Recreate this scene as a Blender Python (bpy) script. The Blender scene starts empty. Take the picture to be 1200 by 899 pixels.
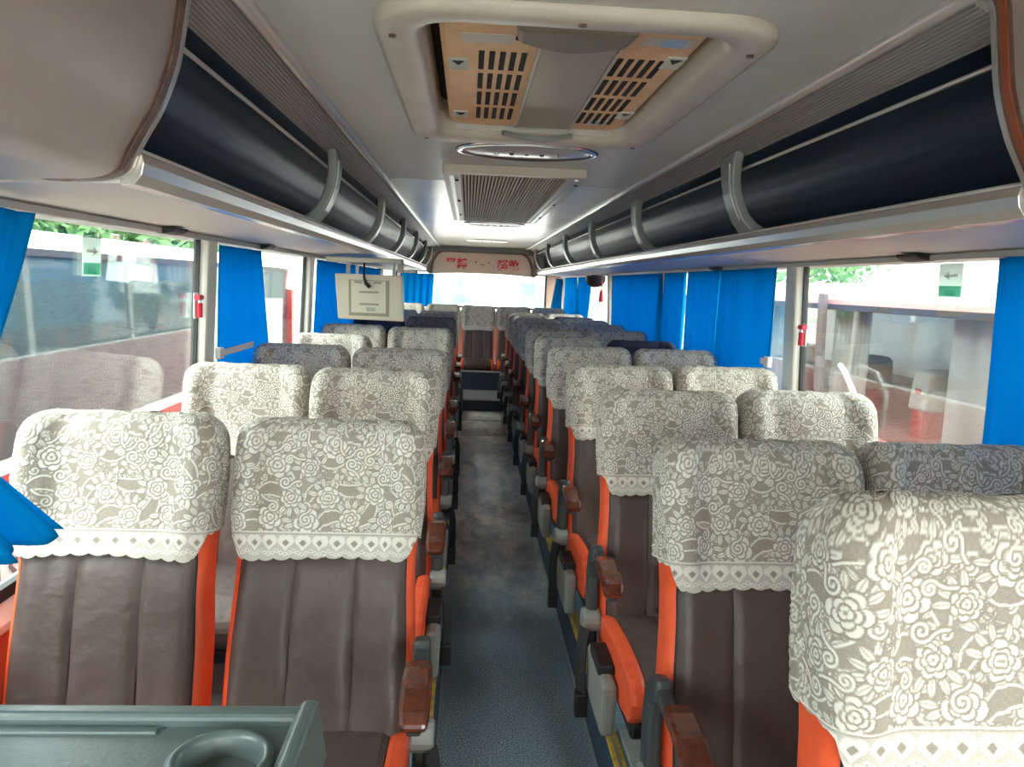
import bpy, bmesh, math, random
import numpy as np
from mathutils import Vector, Matrix

random.seed(7)
rng = np.random.default_rng(7)
S = bpy.context.scene
C = S.collection
PI = math.pi

# ------------------------------------------------------------------ camera
F = 900.0
VP = (549.0, 331.0)
ROLL = math.radians(1.8)
CAM = np.array([-0.185, 0.0, 1.40])
yc = np.array([(VP[0] - 600) / F, (VP[1] - 449.5) / F, 1.0]); yc /= np.linalg.norm(yc)
uc = np.array([math.sin(ROLL), -math.cos(ROLL), 0.0]); uc -= uc @ yc * yc; uc /= np.linalg.norm(uc)
xc = np.cross(yc, uc)
if xc[0] < 0: xc = -xc
R = np.stack([xc, yc, uc])
cam_d = bpy.data.cameras.new('camera'); cam = bpy.data.objects.new('camera', cam_d); C.objects.link(cam)
M = Matrix.Identity(4)
for i in range(3):
    M[i][0] = R[i, 0]; M[i][1] = -R[i, 1]; M[i][2] = -R[i, 2]; M[i][3] = CAM[i]
cam.matrix_world = M
cam_d.sensor_width = 36; cam_d.lens = F / 1200 * 36; cam_d.clip_start = 0.05; cam_d.clip_end = 300
S.camera = cam

# ------------------------------------------------------------------ world / light
W = bpy.data.worlds.new('overcast'); S.world = W; W.use_nodes = True
bg = W.node_tree.nodes['Background']
bg.inputs[0].default_value = (0.955, 1.0, 0.965, 1); bg.inputs[1].default_value = 3.2
sd = bpy.data.lights.new('sun', 'SUN'); sd.energy = 1.5; sd.angle = math.radians(50); sd.color = (1, .97, .92)
so = bpy.data.objects.new('sun', sd); C.objects.link(so)
so.rotation_euler = Vector((0.5, 0.45, -0.9)).to_track_quat('-Z', 'Y').to_euler()
vs = S.view_settings
vs.view_transform = 'Standard'; vs.look = 'None'; vs.gamma = 1.0; vs.use_curve_mapping = False
vs.exposure = 2.0
S.cycles.max_bounces = 10; S.cycles.diffuse_bounces = 6; S.cycles.transparent_max_bounces = 16

def portal(cx, cy, cz, sx, sy, direction):
    l = bpy.data.lights.new('window_portal', 'AREA'); l.shape = 'RECTANGLE'; l.size = sx; l.size_y = sy
    l.cycles.is_portal = True
    o = bpy.data.objects.new('window_portal', l); C.objects.link(o)
    o.location = (cx, cy, cz); o.rotation_euler = Vector(direction).to_track_quat('-Z', 'Y').to_euler()

# ------------------------------------------------------------------ materials
def srgb(r, g, b):
    f = lambda c: (c / 255 / 12.92) if c / 255 <= .04045 else ((c / 255 + .055) / 1.055) ** 2.4
    return (f(r), f(g), f(b), 1)

def mat(name, col, rough=.5, metal=0, spec=.5, bump=None, vary=None, coat=0):
    """bump=(scale,strength,distance)  vary=(scale, colour2, lo, hi)"""
    m = bpy.data.materials.new(name); m.use_nodes = True
    nt = m.node_tree; b = nt.nodes['Principled BSDF']
    b.inputs['Base Color'].default_value = col; b.inputs['Roughness'].default_value = rough
    b.inputs['Metallic'].default_value = metal; b.inputs['Specular IOR Level'].default_value = spec
    b.inputs['Coat Weight'].default_value = coat
    tc = nt.nodes.new('ShaderNodeTexCoord')
    if vary:
        n = nt.nodes.new('ShaderNodeTexNoise'); n.inputs['Scale'].default_value = vary[0]; n.inputs['Detail'].default_value = 5
        n.inputs['Roughness'].default_value = .65
        nt.links.new(tc.outputs['Object'], n.inputs['Vector'])
        r = nt.nodes.new('ShaderNodeMapRange'); r.inputs[1].default_value = vary[2]; r.inputs[2].default_value = vary[3]
        nt.links.new(n.outputs[0], r.inputs[0])
        mx = nt.nodes.new('ShaderNodeMix'); mx.data_type = 'RGBA'
        mx.inputs[6].default_value = col; mx.inputs[7].default_value = vary[1]
        nt.links.new(r.outputs[0], mx.inputs[0]); nt.links.new(mx.outputs[2], b.inputs['Base Color'])
    if bump:
        n2 = nt.nodes.new('ShaderNodeTexNoise'); n2.inputs['Scale'].default_value = bump[0]; n2.inputs['Detail'].default_value = 4
        nt.links.new(tc.outputs['Object'], n2.inputs['Vector'])
        bp = nt.nodes.new('ShaderNodeBump'); bp.inputs['Strength'].default_value = bump[1]; bp.inputs['Distance'].default_value = bump[2]
        nt.links.new(n2.outputs[0], bp.inputs['Height']); nt.links.new(bp.outputs[0], b.inputs['Normal'])
    return m

def lace_mat(name, thread, net):
    m = bpy.data.materials.new(name); m.use_nodes = True
    nt = m.node_tree; b = nt.nodes['Principled BSDF']; b.inputs['Roughness'].default_value = .9
    b.inputs['Specular IOR Level'].default_value = .15
    a = nt.nodes.new('ShaderNodeAttribute'); a.attribute_name = 'lace'
    tc = nt.nodes.new('ShaderNodeTexCoord')
    n = nt.nodes.new('ShaderNodeTexNoise'); n.inputs['Scale'].default_value = 900; n.inputs['Detail'].default_value = 1
    nt.links.new(tc.outputs['Object'], n.inputs['Vector'])
    md = nt.nodes.new('ShaderNodeMath'); md.operation = 'MULTIPLY_ADD'; md.inputs[1].default_value = .35; md.inputs[2].default_value = -.175
    nt.links.new(n.outputs[0], md.inputs[0])
    ad = nt.nodes.new('ShaderNodeMath'); ad.operation = 'ADD'; ad.use_clamp = True
    nt.links.new(a.outputs['Fac'], ad.inputs[0]); nt.links.new(md.outputs[0], ad.inputs[1])
    mx = nt.nodes.new('ShaderNodeMix'); mx.data_type = 'RGBA'
    mx.inputs[6].default_value = net; mx.inputs[7].default_value = thread
    nt.links.new(ad.outputs[0], mx.inputs[0]); nt.links.new(mx.outputs[2], b.inputs['Base Color'])
    return m

def curtain_mat(name, col, tcol):
    m = bpy.data.materials.new(name); m.use_nodes = True
    nt = m.node_tree; nt.nodes.clear()
    o = nt.nodes.new('ShaderNodeOutputMaterial')
    d = nt.nodes.new('ShaderNodeBsdfDiffuse'); d.inputs[0].default_value = col
    t = nt.nodes.new('ShaderNodeBsdfTranslucent'); t.inputs[0].default_value = tcol
    x = nt.nodes.new('ShaderNodeMixShader'); x.inputs[0].default_value = .5
    tc = nt.nodes.new('ShaderNodeTexCoord'); n = nt.nodes.new('ShaderNodeTexNoise'); n.inputs['Scale'].default_value = 350
    bp = nt.nodes.new('ShaderNodeBump'); bp.inputs['Strength'].default_value = .25; bp.inputs['Distance'].default_value = .002
    nt.links.new(tc.outputs['Object'], n.inputs['Vector']); nt.links.new(n.outputs[0], bp.inputs['Height'])
    nt.links.new(bp.outputs[0], d.inputs['Normal'])
    nt.links.new(d.outputs[0], x.inputs[1]); nt.links.new(t.outputs[0], x.inputs[2]); nt.links.new(x.outputs[0], o.inputs[0])
    return m

def glass_mat(name, tint, refl=.5, base=.03):
    m = bpy.data.materials.new(name); m.use_nodes = True
    nt = m.node_tree; nt.nodes.clear()
    o = nt.nodes.new('ShaderNodeOutputMaterial')
    t = nt.nodes.new('ShaderNodeBsdfTransparent'); t.inputs[0].default_value = tint
    g = nt.nodes.new('ShaderNodeBsdfGlossy'); g.inputs['Roughness'].default_value = .01
    lw = nt.nodes.new('ShaderNodeLayerWeight'); lw.inputs[0].default_value = .5
    p = nt.nodes.new('ShaderNodeMath'); p.operation = 'POWER'; p.inputs[1].default_value = 4.0
    nt.links.new(lw.outputs['Facing'], p.inputs[0])
    k = nt.nodes.new('ShaderNodeMath'); k.operation = 'MULTIPLY_ADD'; k.inputs[1].default_value = refl; k.inputs[2].default_value = base
    nt.links.new(p.outputs[0], k.inputs[0])
    x = nt.nodes.new('ShaderNodeMixShader')
    nt.links.new(k.outputs[0], x.inputs[0]); nt.links.new(t.outputs[0], x.inputs[1]); nt.links.new(g.outputs[0], x.inputs[2])
    nt.links.new(x.outputs[0], o.inputs[0])
    return m

MT = {}
MT['lace'] = lace_mat('white_lace', srgb(222, 220, 210), srgb(136, 128, 115))
MT['lace_grey'] = lace_mat('grey_lace', srgb(150, 149, 148), srgb(92, 88, 86))
MT['navy_cloth'] = lace_mat('navy_cloth', srgb(66, 68, 88), srgb(58, 60, 78))
MT['brown'] = mat('brown_leatherette', srgb(84, 71, 67), .42, spec=.45, bump=(14, .35, .02), vary=(5, srgb(74, 63, 60), .35, .7))
MT['orange'] = mat('orange_leatherette', srgb(232, 92, 50), .5, bump=(30, .15, .01), vary=(9, srgb(214, 76, 40), .4, .75))
MT['wood'] = mat('varnished_wood', srgb(104, 52, 36), .22, spec=.6, coat=.6, vary=(40, srgb(70, 34, 24), .35, .7))
MT['front_lining'] = mat('front_wall_lining', srgb(190, 188, 180), .5)
MT['dark_plastic'] = mat('dark_grey_plastic', srgb(58, 66, 68), .42)
MT['side_plastic'] = mat('grey_side_plastic', srgb(134, 138, 134), .5)
MT['black'] = mat('black_plastic', srgb(26, 26, 28), .5)
MT['belt'] = mat('black_webbing', srgb(30, 31, 34), .8, bump=(400, .3, .002))
MT['grey_metal'] = mat('painted_grey_metal', srgb(150, 158, 156), .45, spec=.5, vary=(12, srgb(128, 136, 134), .45, .75))
MT['light_plastic'] = mat('light_grey_plastic', srgb(168, 170, 164), .5)
MT['ceiling'] = mat('ceiling_laminate', srgb(194, 197, 187), .36, bump=(6, .08, .02), vary=(2.2, srgb(184, 186, 174), .4, .8))
MT['ceiling_gloss'] = mat('glossy_ceiling_laminate', srgb(190, 190, 180), .24, spec=.5, vary=(2.5, srgb(180, 178, 164), .4, .8), bump=(3, .15, .02))
MT['hatchframe'] = mat('warm_grey_plastic', srgb(194, 191, 174), .38, vary=(5, srgb(182, 177, 158), .4, .75))
MT['beige_old'] = mat('yellowed_plastic', srgb(226, 190, 138), .45, vary=(7, srgb(206, 166, 114), .45, .7), bump=(20, .1, .01))
MT['channel'] = mat('olive_grey_plastic', srgb(160, 154, 132), .3)
MT['dark_slot'] = mat('dark_recess', srgb(34, 30, 28), .8)
MT['rib'] = mat('ribbed_grey_panel', srgb(150, 148, 142), .5)
MT['navy'] = mat('navy_gloss_panel', srgb(24, 44, 62), .42, spec=.4, bump=(2.5, .05, .02))
MT['alu'] = mat('polished_aluminium', srgb(214, 211, 202), .26, metal=.6, bump=(3, .12, .02))
MT['alu_rail'] = mat('satin_aluminium', srgb(196, 196, 190), .3, metal=.6)
MT['bracket'] = mat('grey_bracket_plastic', srgb(132, 138, 134), .33, spec=.6)
MT['under'] = mat('pale_rack_underside', srgb(222, 219, 208), .5, bump=(5, .06, .02))
MT['beige_panel'] = mat('cream_bin_panel', srgb(236, 229, 214), .45, vary=(1.6, srgb(226, 216, 198), .4, .75), bump=(3, .08, .03))
MT['pillar'] = mat('pillar_cream', srgb(206, 206, 196), .45)
MT['gasket'] = mat('black_rubber', srgb(36, 38, 40), .6)
MT['sill'] = mat('white_sill', srgb(226, 224, 220), .4)
MT['yellow'] = mat('yellow_edge_strip', srgb(190, 160, 62), .5, vary=(25, srgb(120, 104, 60), .5, .7))
MT['carpet'] = mat('blue_grey_carpet', srgb(86, 110, 124), .95, spec=.1, vary=(210, srgb(126, 150, 162), .42, .62), bump=(300, .6, .004))
MT['riser'] = mat('blue_riser', srgb(42, 62, 82), .7, vary=(120, srgb(56, 78, 98), .4, .65))
MT['navy_dark'] = mat('navy_vinyl', srgb(28, 44, 62), .5)
MT['metal_edge'] = mat('worn_steel', srgb(170, 172, 172), .35, metal=.7)
MT['curtain'] = curtain_mat('blue_curtain', srgb(10, 156, 206), srgb(8, 162, 218))
MT['sheer'] = curtain_mat('white_sheer', srgb(214, 210, 206), srgb(210, 206, 200))
MT['white'] = mat('white_plastic', srgb(232, 232, 228), .4)
MT['tv'] = mat('cream_monitor_plastic', srgb(210, 208, 186), .45)
MT['tv_dark'] = mat('monitor_recess', srgb(150, 148, 128), .5)
MT['console'] = mat('dark_green_grey_console', srgb(84, 98, 97), .33, spec=.55, bump=(160, .12, .004))
MT['rearpanel'] = mat('pink_beige_panel', srgb(206, 178, 158), .5)
MT['red'] = mat('red_print', srgb(206, 44, 60), .5)
MT['teal'] = mat('teal_print', srgb(40, 178, 160), .5)
MT['label'] = curtain_mat('pale_label', srgb(232, 242, 236), srgb(232, 244, 238))
MT['hammer'] = mat('red_plastic', srgb(200, 34, 56), .35)
MT['rust'] = mat('brown_edge_trim', srgb(120, 96, 86), .4, vary=(18, srgb(84, 58, 50), .4, .7))
MT['orange_stripe'] = mat('orange_inlay', srgb(150, 78, 44), .4)
MT['glass'] = glass_mat('side_glass', (.90, .935, .93, 1), .7, .05)
MT['glass_clear'] = glass_mat('clear_glass', (.98, .98, .98, 1), .3, .01)
MT['lens'] = mat('clear_lamp_lens', srgb(190, 192, 186), .15, spec=.8)
MT['chrome'] = mat('chrome', srgb(224, 224, 222), .12, metal=1)
MT['mesh_brown'] = mat('grille_bars', srgb(176, 154, 120), .5)
MT['coachwhite'] = mat('coach_white_paint', srgb(238, 238, 236), .25, vary=(1, srgb(226, 226, 224), .4, .7))
MT['coachred'] = mat('coach_red_paint', srgb(196, 70, 66), .3)
MT['coachpink'] = mat('coach_rose_paint', srgb(160, 104, 98), .35)
MT['coachglass'] = mat('coach_tinted_glass', srgb(72, 90, 94), .04, spec=.8)
MT['skin'] = mat('rose_outer_paint', srgb(184, 122, 116), .35)
MT['cover'] = mat('dark_olive_plastic', srgb(112, 108, 88), .32)
MT['asphalt'] = mat('yard_concrete', srgb(206, 204, 198), .9, vary=(1.5, srgb(186, 184, 178), .4, .7))
MT['leaf'] = mat('leaf_green', srgb(74, 118, 70), .6, vary=(3, srgb(110, 150, 96), .4, .65))
MT['bark'] = mat('bark', srgb(96, 84, 70), .9)
MT['letter'] = mat('grey_lettering', srgb(92, 84, 82), .5)
MT['tyre'] = mat('tyre_rubber', srgb(32, 32, 34), .8)
MT['seatred'] = mat('red_seat_cloth', srgb(168, 52, 50), .8)

# aisle vinyl / carpet with a worn patch
def floor_mat():
    m = mat('aisle_floor_covering', srgb(50, 66, 76), .8, spec=.3)
    nt = m.node_tree; b = nt.nodes['Principled BSDF']; L = nt.links
    geo = nt.nodes.new('ShaderNodeNewGeometry')
    n1 = nt.nodes.new('ShaderNodeTexNoise'); n1.inputs['Scale'].default_value = 190; n1.inputs['Detail'].default_value = 3
    L.new(geo.outputs['Position'], n1.inputs['Vector'])
    r1 = nt.nodes.new('ShaderNodeValToRGB'); r1.color_ramp.elements[0].position = .4; r1.color_ramp.elements[1].position = .66
    r1.color_ramp.elements[0].color = srgb(84, 106, 118); r1.color_ramp.elements[1].color = srgb(146, 166, 174)
    L.new(n1.outputs[0], r1.inputs[0])
    mp = nt.nodes.new('ShaderNodeMapping'); mp.inputs['Scale'].default_value = (5, 2.2, 1)
    L.new(geo.outputs['Position'], mp.inputs['Vector'])
    n2 = nt.nodes.new('ShaderNodeTexNoise'); n2.inputs['Scale'].default_value = 1.6; n2.inputs['Detail'].default_value = 8; n2.inputs['Roughness'].default_value = .7
    L.new(mp.outputs[0], n2.inputs['Vector'])
    r2 = nt.nodes.new('ShaderNodeValToRGB'); e = r2.color_ramp.elements
    e[0].position = .38; e[0].color = srgb(150, 154, 154); e[1].position = .62; e[1].color = srgb(228, 218, 202)
    e2 = e.new(.5); e2.color = srgb(190, 190, 184)
    L.new(n2.outputs[0], r2.inputs[0])
    sx = nt.nodes.new('ShaderNodeSeparateXYZ'); L.new(geo.outputs['Position'], sx.inputs[0])
    # wear grows from Y 3.2 to 4.6
    mr = nt.nodes.new('ShaderNodeMapRange'); mr.inputs[1].default_value = 3.0; mr.inputs[2].default_value = 4.6
    ad = nt.nodes.new('ShaderNodeMath'); ad.operation = 'MULTIPLY_ADD'; ad.inputs[1].default_value = 1.6; ad.inputs[2].default_value = -.8
    L.new(n2.outputs[0], ad.inputs[0])
    a2 = nt.nodes.new('ShaderNodeMath'); L.new(sx.outputs[1], a2.inputs[0]); L.new(ad.outputs[0], a2.inputs[1])
    L.new(a2.outputs[0], mr.inputs[0])
    mx = nt.nodes.new('ShaderNodeMix'); mx.data_type = 'RGBA'
    L.new(mr.outputs[0], mx.inputs[0]); L.new(r1.outputs[0], mx.inputs[6]); L.new(r2.outputs[0], mx.inputs[7])
    L.new(mx.outputs[2], b.inputs['Base Color'])
    rr = nt.nodes.new('ShaderNodeMapRange'); rr.inputs[3].default_value = .9; rr.inputs[4].default_value = .42
    L.new(mr.outputs[0], rr.inputs[0]); L.new(rr.outputs[0], b.inputs['Roughness'])
    bp = nt.nodes.new('ShaderNodeBump'); bp.inputs['Strength'].default_value = .5; bp.inputs['Distance'].default_value = .003
    L.new(n1.outputs[0], bp.inputs['Height']); L.new(bp.outputs[0], b.inputs['Normal'])
    return m
MT['aisle'] = floor_mat()

# ------------------------------------------------------------------ mesh helpers
class MB:
    def __init__(s): s.v = []; s.f = []
    def add(s, vs, fs):
        o = len(s.v); s.v += [tuple(map(float, v)) for v in vs]; s.f += [tuple(i + o for i in f) for f in fs]; return s
    def box(s, x0, x1, y0, y1, z0, z1):
        x0, x1 = sorted((x0, x1)); y0, y1 = sorted((y0, y1)); z0, z1 = sorted((z0, z1))
        return s.add([(x0, y0, z0), (x1, y0, z0), (x1, y1, z0), (x0, y1, z0), (x0, y0, z1), (x1, y0, z1), (x1, y1, z1), (x0, y1, z1)],
                     [(0, 3, 2, 1), (4, 5, 6, 7), (0, 1, 5, 4), (1, 2, 6, 5), (2, 3, 7, 6), (3, 0, 4, 7)])
    def prism_y(s, prof, y0, y1):                 # closed (x,z) polygon extruded along Y
        n = len(prof)
        return s.add([(x, y0, z) for x, z in prof] + [(x, y1, z) for x, z in prof],
                     [tuple(range(n)), tuple(range(2 * n - 1, n - 1, -1))] + [(i, i + n, (i + 1) % n + n, (i + 1) % n) for i in range(n)])
    def prism_x(s, prof, x0, x1):                 # closed (y,z) polygon extruded along X
        n = len(prof)
        return s.add([(x0, y, z) for y, z in prof] + [(x1, y, z) for y, z in prof],
                     [tuple(range(n)), tuple(range(2 * n - 1, n - 1, -1))] + [(i, i + n, (i + 1) % n + n, (i + 1) % n) for i in range(n)])
    def prism_z(s, prof, z0, z1):
        n = len(prof)
        return s.add([(x, y, z0) for x, y in prof] + [(x, y, z1) for x, y in prof],
                     [tuple(range(n)), tuple(range(2 * n - 1, n - 1, -1))] + [(i, i + n, (i + 1) % n + n, (i + 1) % n) for i in range(n)])
    def tube(s, pts, r, n=10, cap=True):
        pts = [Vector(p) for p in pts]; rings = []
        rs = r if isinstance(r, (list, tuple)) else [r] * len(pts)
        for i, p in enumerate(pts):
            t = (pts[min(i + 1, len(pts) - 1)] - pts[max(i - 1, 0)]).normalized()
            a = t.cross(Vector((0, 0, 1)));
            if a.length < .05: a = t.cross(Vector((0, 1, 0)))
            a.normalize(); b = t.cross(a)
            rings.append([p + (a * math.cos(2 * PI * k / n) + b * math.sin(2 * PI * k / n)) * rs[i] for k in range(n)])
        vs = [tuple(v) for q in rings for v in q]; fs = []
        for i in range(len(pts) - 1):
            for k in range(n):
                fs.append((i * n + k, i * n + (k + 1) % n, (i + 1) * n + (k + 1) % n, (i + 1) * n + k))
        if cap: fs += [tuple(range(n))[::-1], tuple((len(pts) - 1) * n + k for k in range(n))]
        return s.add(vs, fs)
    def sweep(s, pts, width_dir, w, t):           # rectangular bar swept along pts; width along width_dir, thickness t
        pts = [Vector(p) for p in pts]; wd = Vector(width_dir).normalized(); rings = []
        ws = w if isinstance(w, (list, tuple)) else [w] * len(pts)
        for i, p in enumerate(pts):
            d = (pts[min(i + 1, len(pts) - 1)] - pts[max(i - 1, 0)]).normalized(); nn = d.cross(wd).normalized()
            a = wd * ws[i] / 2; b = nn * t / 2
            rings.append([p - a - b, p + a - b, p + a + b, p - a + b])
        vs = [tuple(v) for q in rings for v in q]; fs = [(3, 2, 1, 0), tuple((len(pts) - 1) * 4 + k for k in range(4))]
        for i in range(len(pts) - 1):
            for k in range(4): fs.append((i * 4 + k, i * 4 + (k + 1) % 4, i * 4 + 4 + (k + 1) % 4, i * 4 + 4 + k))
        return s.add(vs, fs)
    def grid(s, P):                               # P: array (n,m,3)
        n, m = P.shape[:2]
        fs = [(i * m + j, i * m + j + 1, (i + 1) * m + j + 1, (i + 1) * m + j) for i in range(n - 1) for j in range(m - 1)]
        return s.add(P.reshape(-1, 3).tolist(), fs)
    def ring_loops(s, loops, close_last=False):   # list of closed loops (same count)
        n = len(loops[0]); vs = [v for l in loops for v in l]; fs = []
        for i in range(len(loops) - 1):
            for k in range(n): fs.append((i * n + k, i * n + (k + 1) % n, (i + 1) * n + (k + 1) % n, (i + 1) * n + k))
        if close_last: fs.append(tuple((len(loops) - 1) * n + k for k in range(n)))
        return s.add(vs, fs)
    def mesh(s, name, m, smooth=False):
        me = bpy.data.meshes.new(name); me.from_pydata(s.v, [], s.f); me.materials.append(MT[m] if isinstance(m, str) else m)
        bm = bmesh.new(); bm.from_mesh(me); bmesh.ops.recalc_face_normals(bm, faces=bm.faces); bm.to_mesh(me); bm.free()
        if smooth:
            me.polygons.foreach_set('use_smooth', [True] * len(me.polygons))
        me.update(); return me
    def build(s, name, m, parent=None, bevel=0, smooth=False, seg=2, loc=None):
        return mkobj(name, s.mesh(name, m, smooth), parent, bevel, seg, loc)

def mkobj(name, me, parent=None, bevel=0, seg=2, loc=None):
    o = bpy.data.objects.new(name, me); C.objects.link(o)
    if parent: o.parent = parent
    if loc: o.location = loc
    if bevel:
        b = o.modifiers.new('bevel', 'BEVEL'); b.width = bevel; b.segments = seg; b.limit_method = 'ANGLE'; b.angle_limit = math.radians(35)
        b.harden_normals = False
    return o

def empty(name, loc=(0, 0, 0), rz=0):
    o = bpy.data.objects.new(name, None); C.objects.link(o); o.location = loc; o.rotation_euler = (0, 0, rz); o.empty_display_size = .1; return o
def tag(o, label, cat, group=None):
    o['label'] = label; o['category'] = cat
    if group: o['group'] = group
    return o
def struct(o, label=None, cat=None):
    o['kind'] = 'structure'
    if label: o['label'] = label
    if cat: o['category'] = cat
    return o
def copy_tree(o, parent=None):
    c = o.copy(); C.objects.link(c); c.parent = parent
    for ch in o.children: copy_tree(ch, c)
    return c
def rrect(x0, x1, y0, y1, r, n=6):
    out = []
    for cx, cy, a0 in ((x1 - r, y1 - r, 0), (x0 + r, y1 - r, 90), (x0 + r, y0 + r, 180), (x1 - r, y0 + r, 270)):
        for k in range(n + 1):
            a = math.radians(a0 + 90 * k / n); out.append((cx + r * math.cos(a), cy + r * math.sin(a)))
    return out
def text_mesh(body, size, depth, m, name='lettering', bold=0.0):
    cu = bpy.data.curves.new(name, 'FONT'); cu.body = body; cu.size = size; cu.extrude = depth; cu.align_x = 'CENTER'; cu.offset = bold
    cu.resolution_u = 2
    t = bpy.data.objects.new(name, cu); C.objects.link(t)
    bpy.context.view_layer.update()
    me = bpy.data.meshes.new_from_object(t.evaluated_get(bpy.context.evaluated_depsgraph_get()))
    bpy.data.objects.remove(t); me.materials.clear(); me.materials.append(MT[m]); return me

# ================================================================== SHELL OF THE COACH
YF, YR = -1.9, 11.0            # front and rear end
PZ = 0.12                      # seat platform height
fl = struct(MB().box(-.24, .24, YF, 8.36, -.06, 0).build('floor', 'aisle'), 'worn blue grey carpeted aisle floor between the seats', 'floor')
for y in (7.0, 7.77): MB().box(-.20, .20, y - .018, y + .018, 0, .006).build('threshold_strip', 'metal_edge', fl)
for x in (-.205, .205): MB().box(x - .01, x + .01, 7.0, 8.3, 0, .005).build('threshold_strip', 'metal_edge', fl)
pl = MB().box(-1.21, -.265, YF, YR, -.06, PZ).build('platform', 'carpet', fl)
pr = MB().box(.265, 1.21, YF, YR, -.06, PZ).build('platform', 'carpet', fl)
for s in (-1, 1):
    MB().prism_y([(s * .238, 0), (s * .249, PZ - .004), (s * .275, PZ - .004), (s * .275, 0)], YF, 8.9).build('aisle_riser', 'riser', fl)
    MB().box(s * .238 - .004, s * .238 + .004, YF, 8.36, 0, .01).build('floor_edging', 'metal_edge', fl)
    t = MB().box(s * .249, s * .283, YF, 8.9, PZ - .004, PZ + .004).build('trim_%d' % (1 if s < 0 else 2), 'yellow', bevel=.002)
    struct(t, 'worn yellow edging strip along the aisle platform', 'edging')
    MB().box(s * .262, s * .27, YF, 8.9, PZ + .004, PZ + .0055).build('strip_groove', 'metal_edge', t)
# rear step
st = struct(MB().box(-.262, .262, 8.36, 9.3, 0, .13).build('rear_step', 'navy_dark'), 'dark raised step at the end of the aisle', 'step')
MB().box(-.25, .25, 8.38, 9.06, .13, .136).build('step_tread', 'metal_edge', st)
MB().box(-.262, .262, 8.35, 8.375, .118, .138).build('step_nosing', 'metal_edge', st)
bb = struct(MB().box(-1.19, 1.19, 9.1, 9.9, .12, .36).build('rear_bench_base', 'navy_dark'), 'navy base under the rear bench of seats', 'bench base')
MB().box(-.30, .30, 9.085, 9.10, .345, .365).build('base_trim', 'metal_edge', bb)

# ---- ceiling
cl = struct(MB().box(-1.26, 1.26, YF, YR, 2.02, 2.07).build('ceiling', 'ceiling'), 'grey panelled ceiling down the middle of the coach', 'ceiling')
seams = [YF, 3.94, 6.35, 9.0, YR]
for k in range(4):
    y0, y1 = seams[k] + .004, seams[k + 1] - .004
    m = 'ceiling' if k == 0 else 'ceiling_gloss'
    mb = MB()
    if k == 0:
        HX, H0, H1 = .325, 1.55, 2.63
        mb.box(-.62, -HX, y0, y1, 1.90, 1.925); mb.box(HX, .62, y0, y1, 1.90, 1.925)
        mb.box(-HX, HX, y0, H0, 1.90, 1.925); mb.box(-HX, HX, H1, y1, 1.90, 1.925)
    else: mb.box(-.62, .62, y0, y1, 1.90, 1.925)
    mb.build('ceiling_panel', m, cl)
for s in (-1, 1):
    MB().box(s * 1.21, s * 1.26, YF, YR, 1.53, 2.02).build('upper_side', 'under', cl)
    t = MB().tube([(s * .612, YF, 1.895), (s * .612, YR, 1.895)], .017, 12).build('trim_%d' % (3 if s < 0 else 4), 'alu_rail', smooth=True)
    struct(t, 'round aluminium rail along the ceiling edge', 'rail')
    MB().box(s * 1.262, s * 1.275, YF, YR, 1.58, 2.07).build('outer_skin', 'skin', cl)
    # hidden closing slab above the ribbed strip
    MB().box(s * .60, s * 1.22, YF, YR, 1.935, 1.945).build('roof_lining', 'rib', cl)

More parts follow.
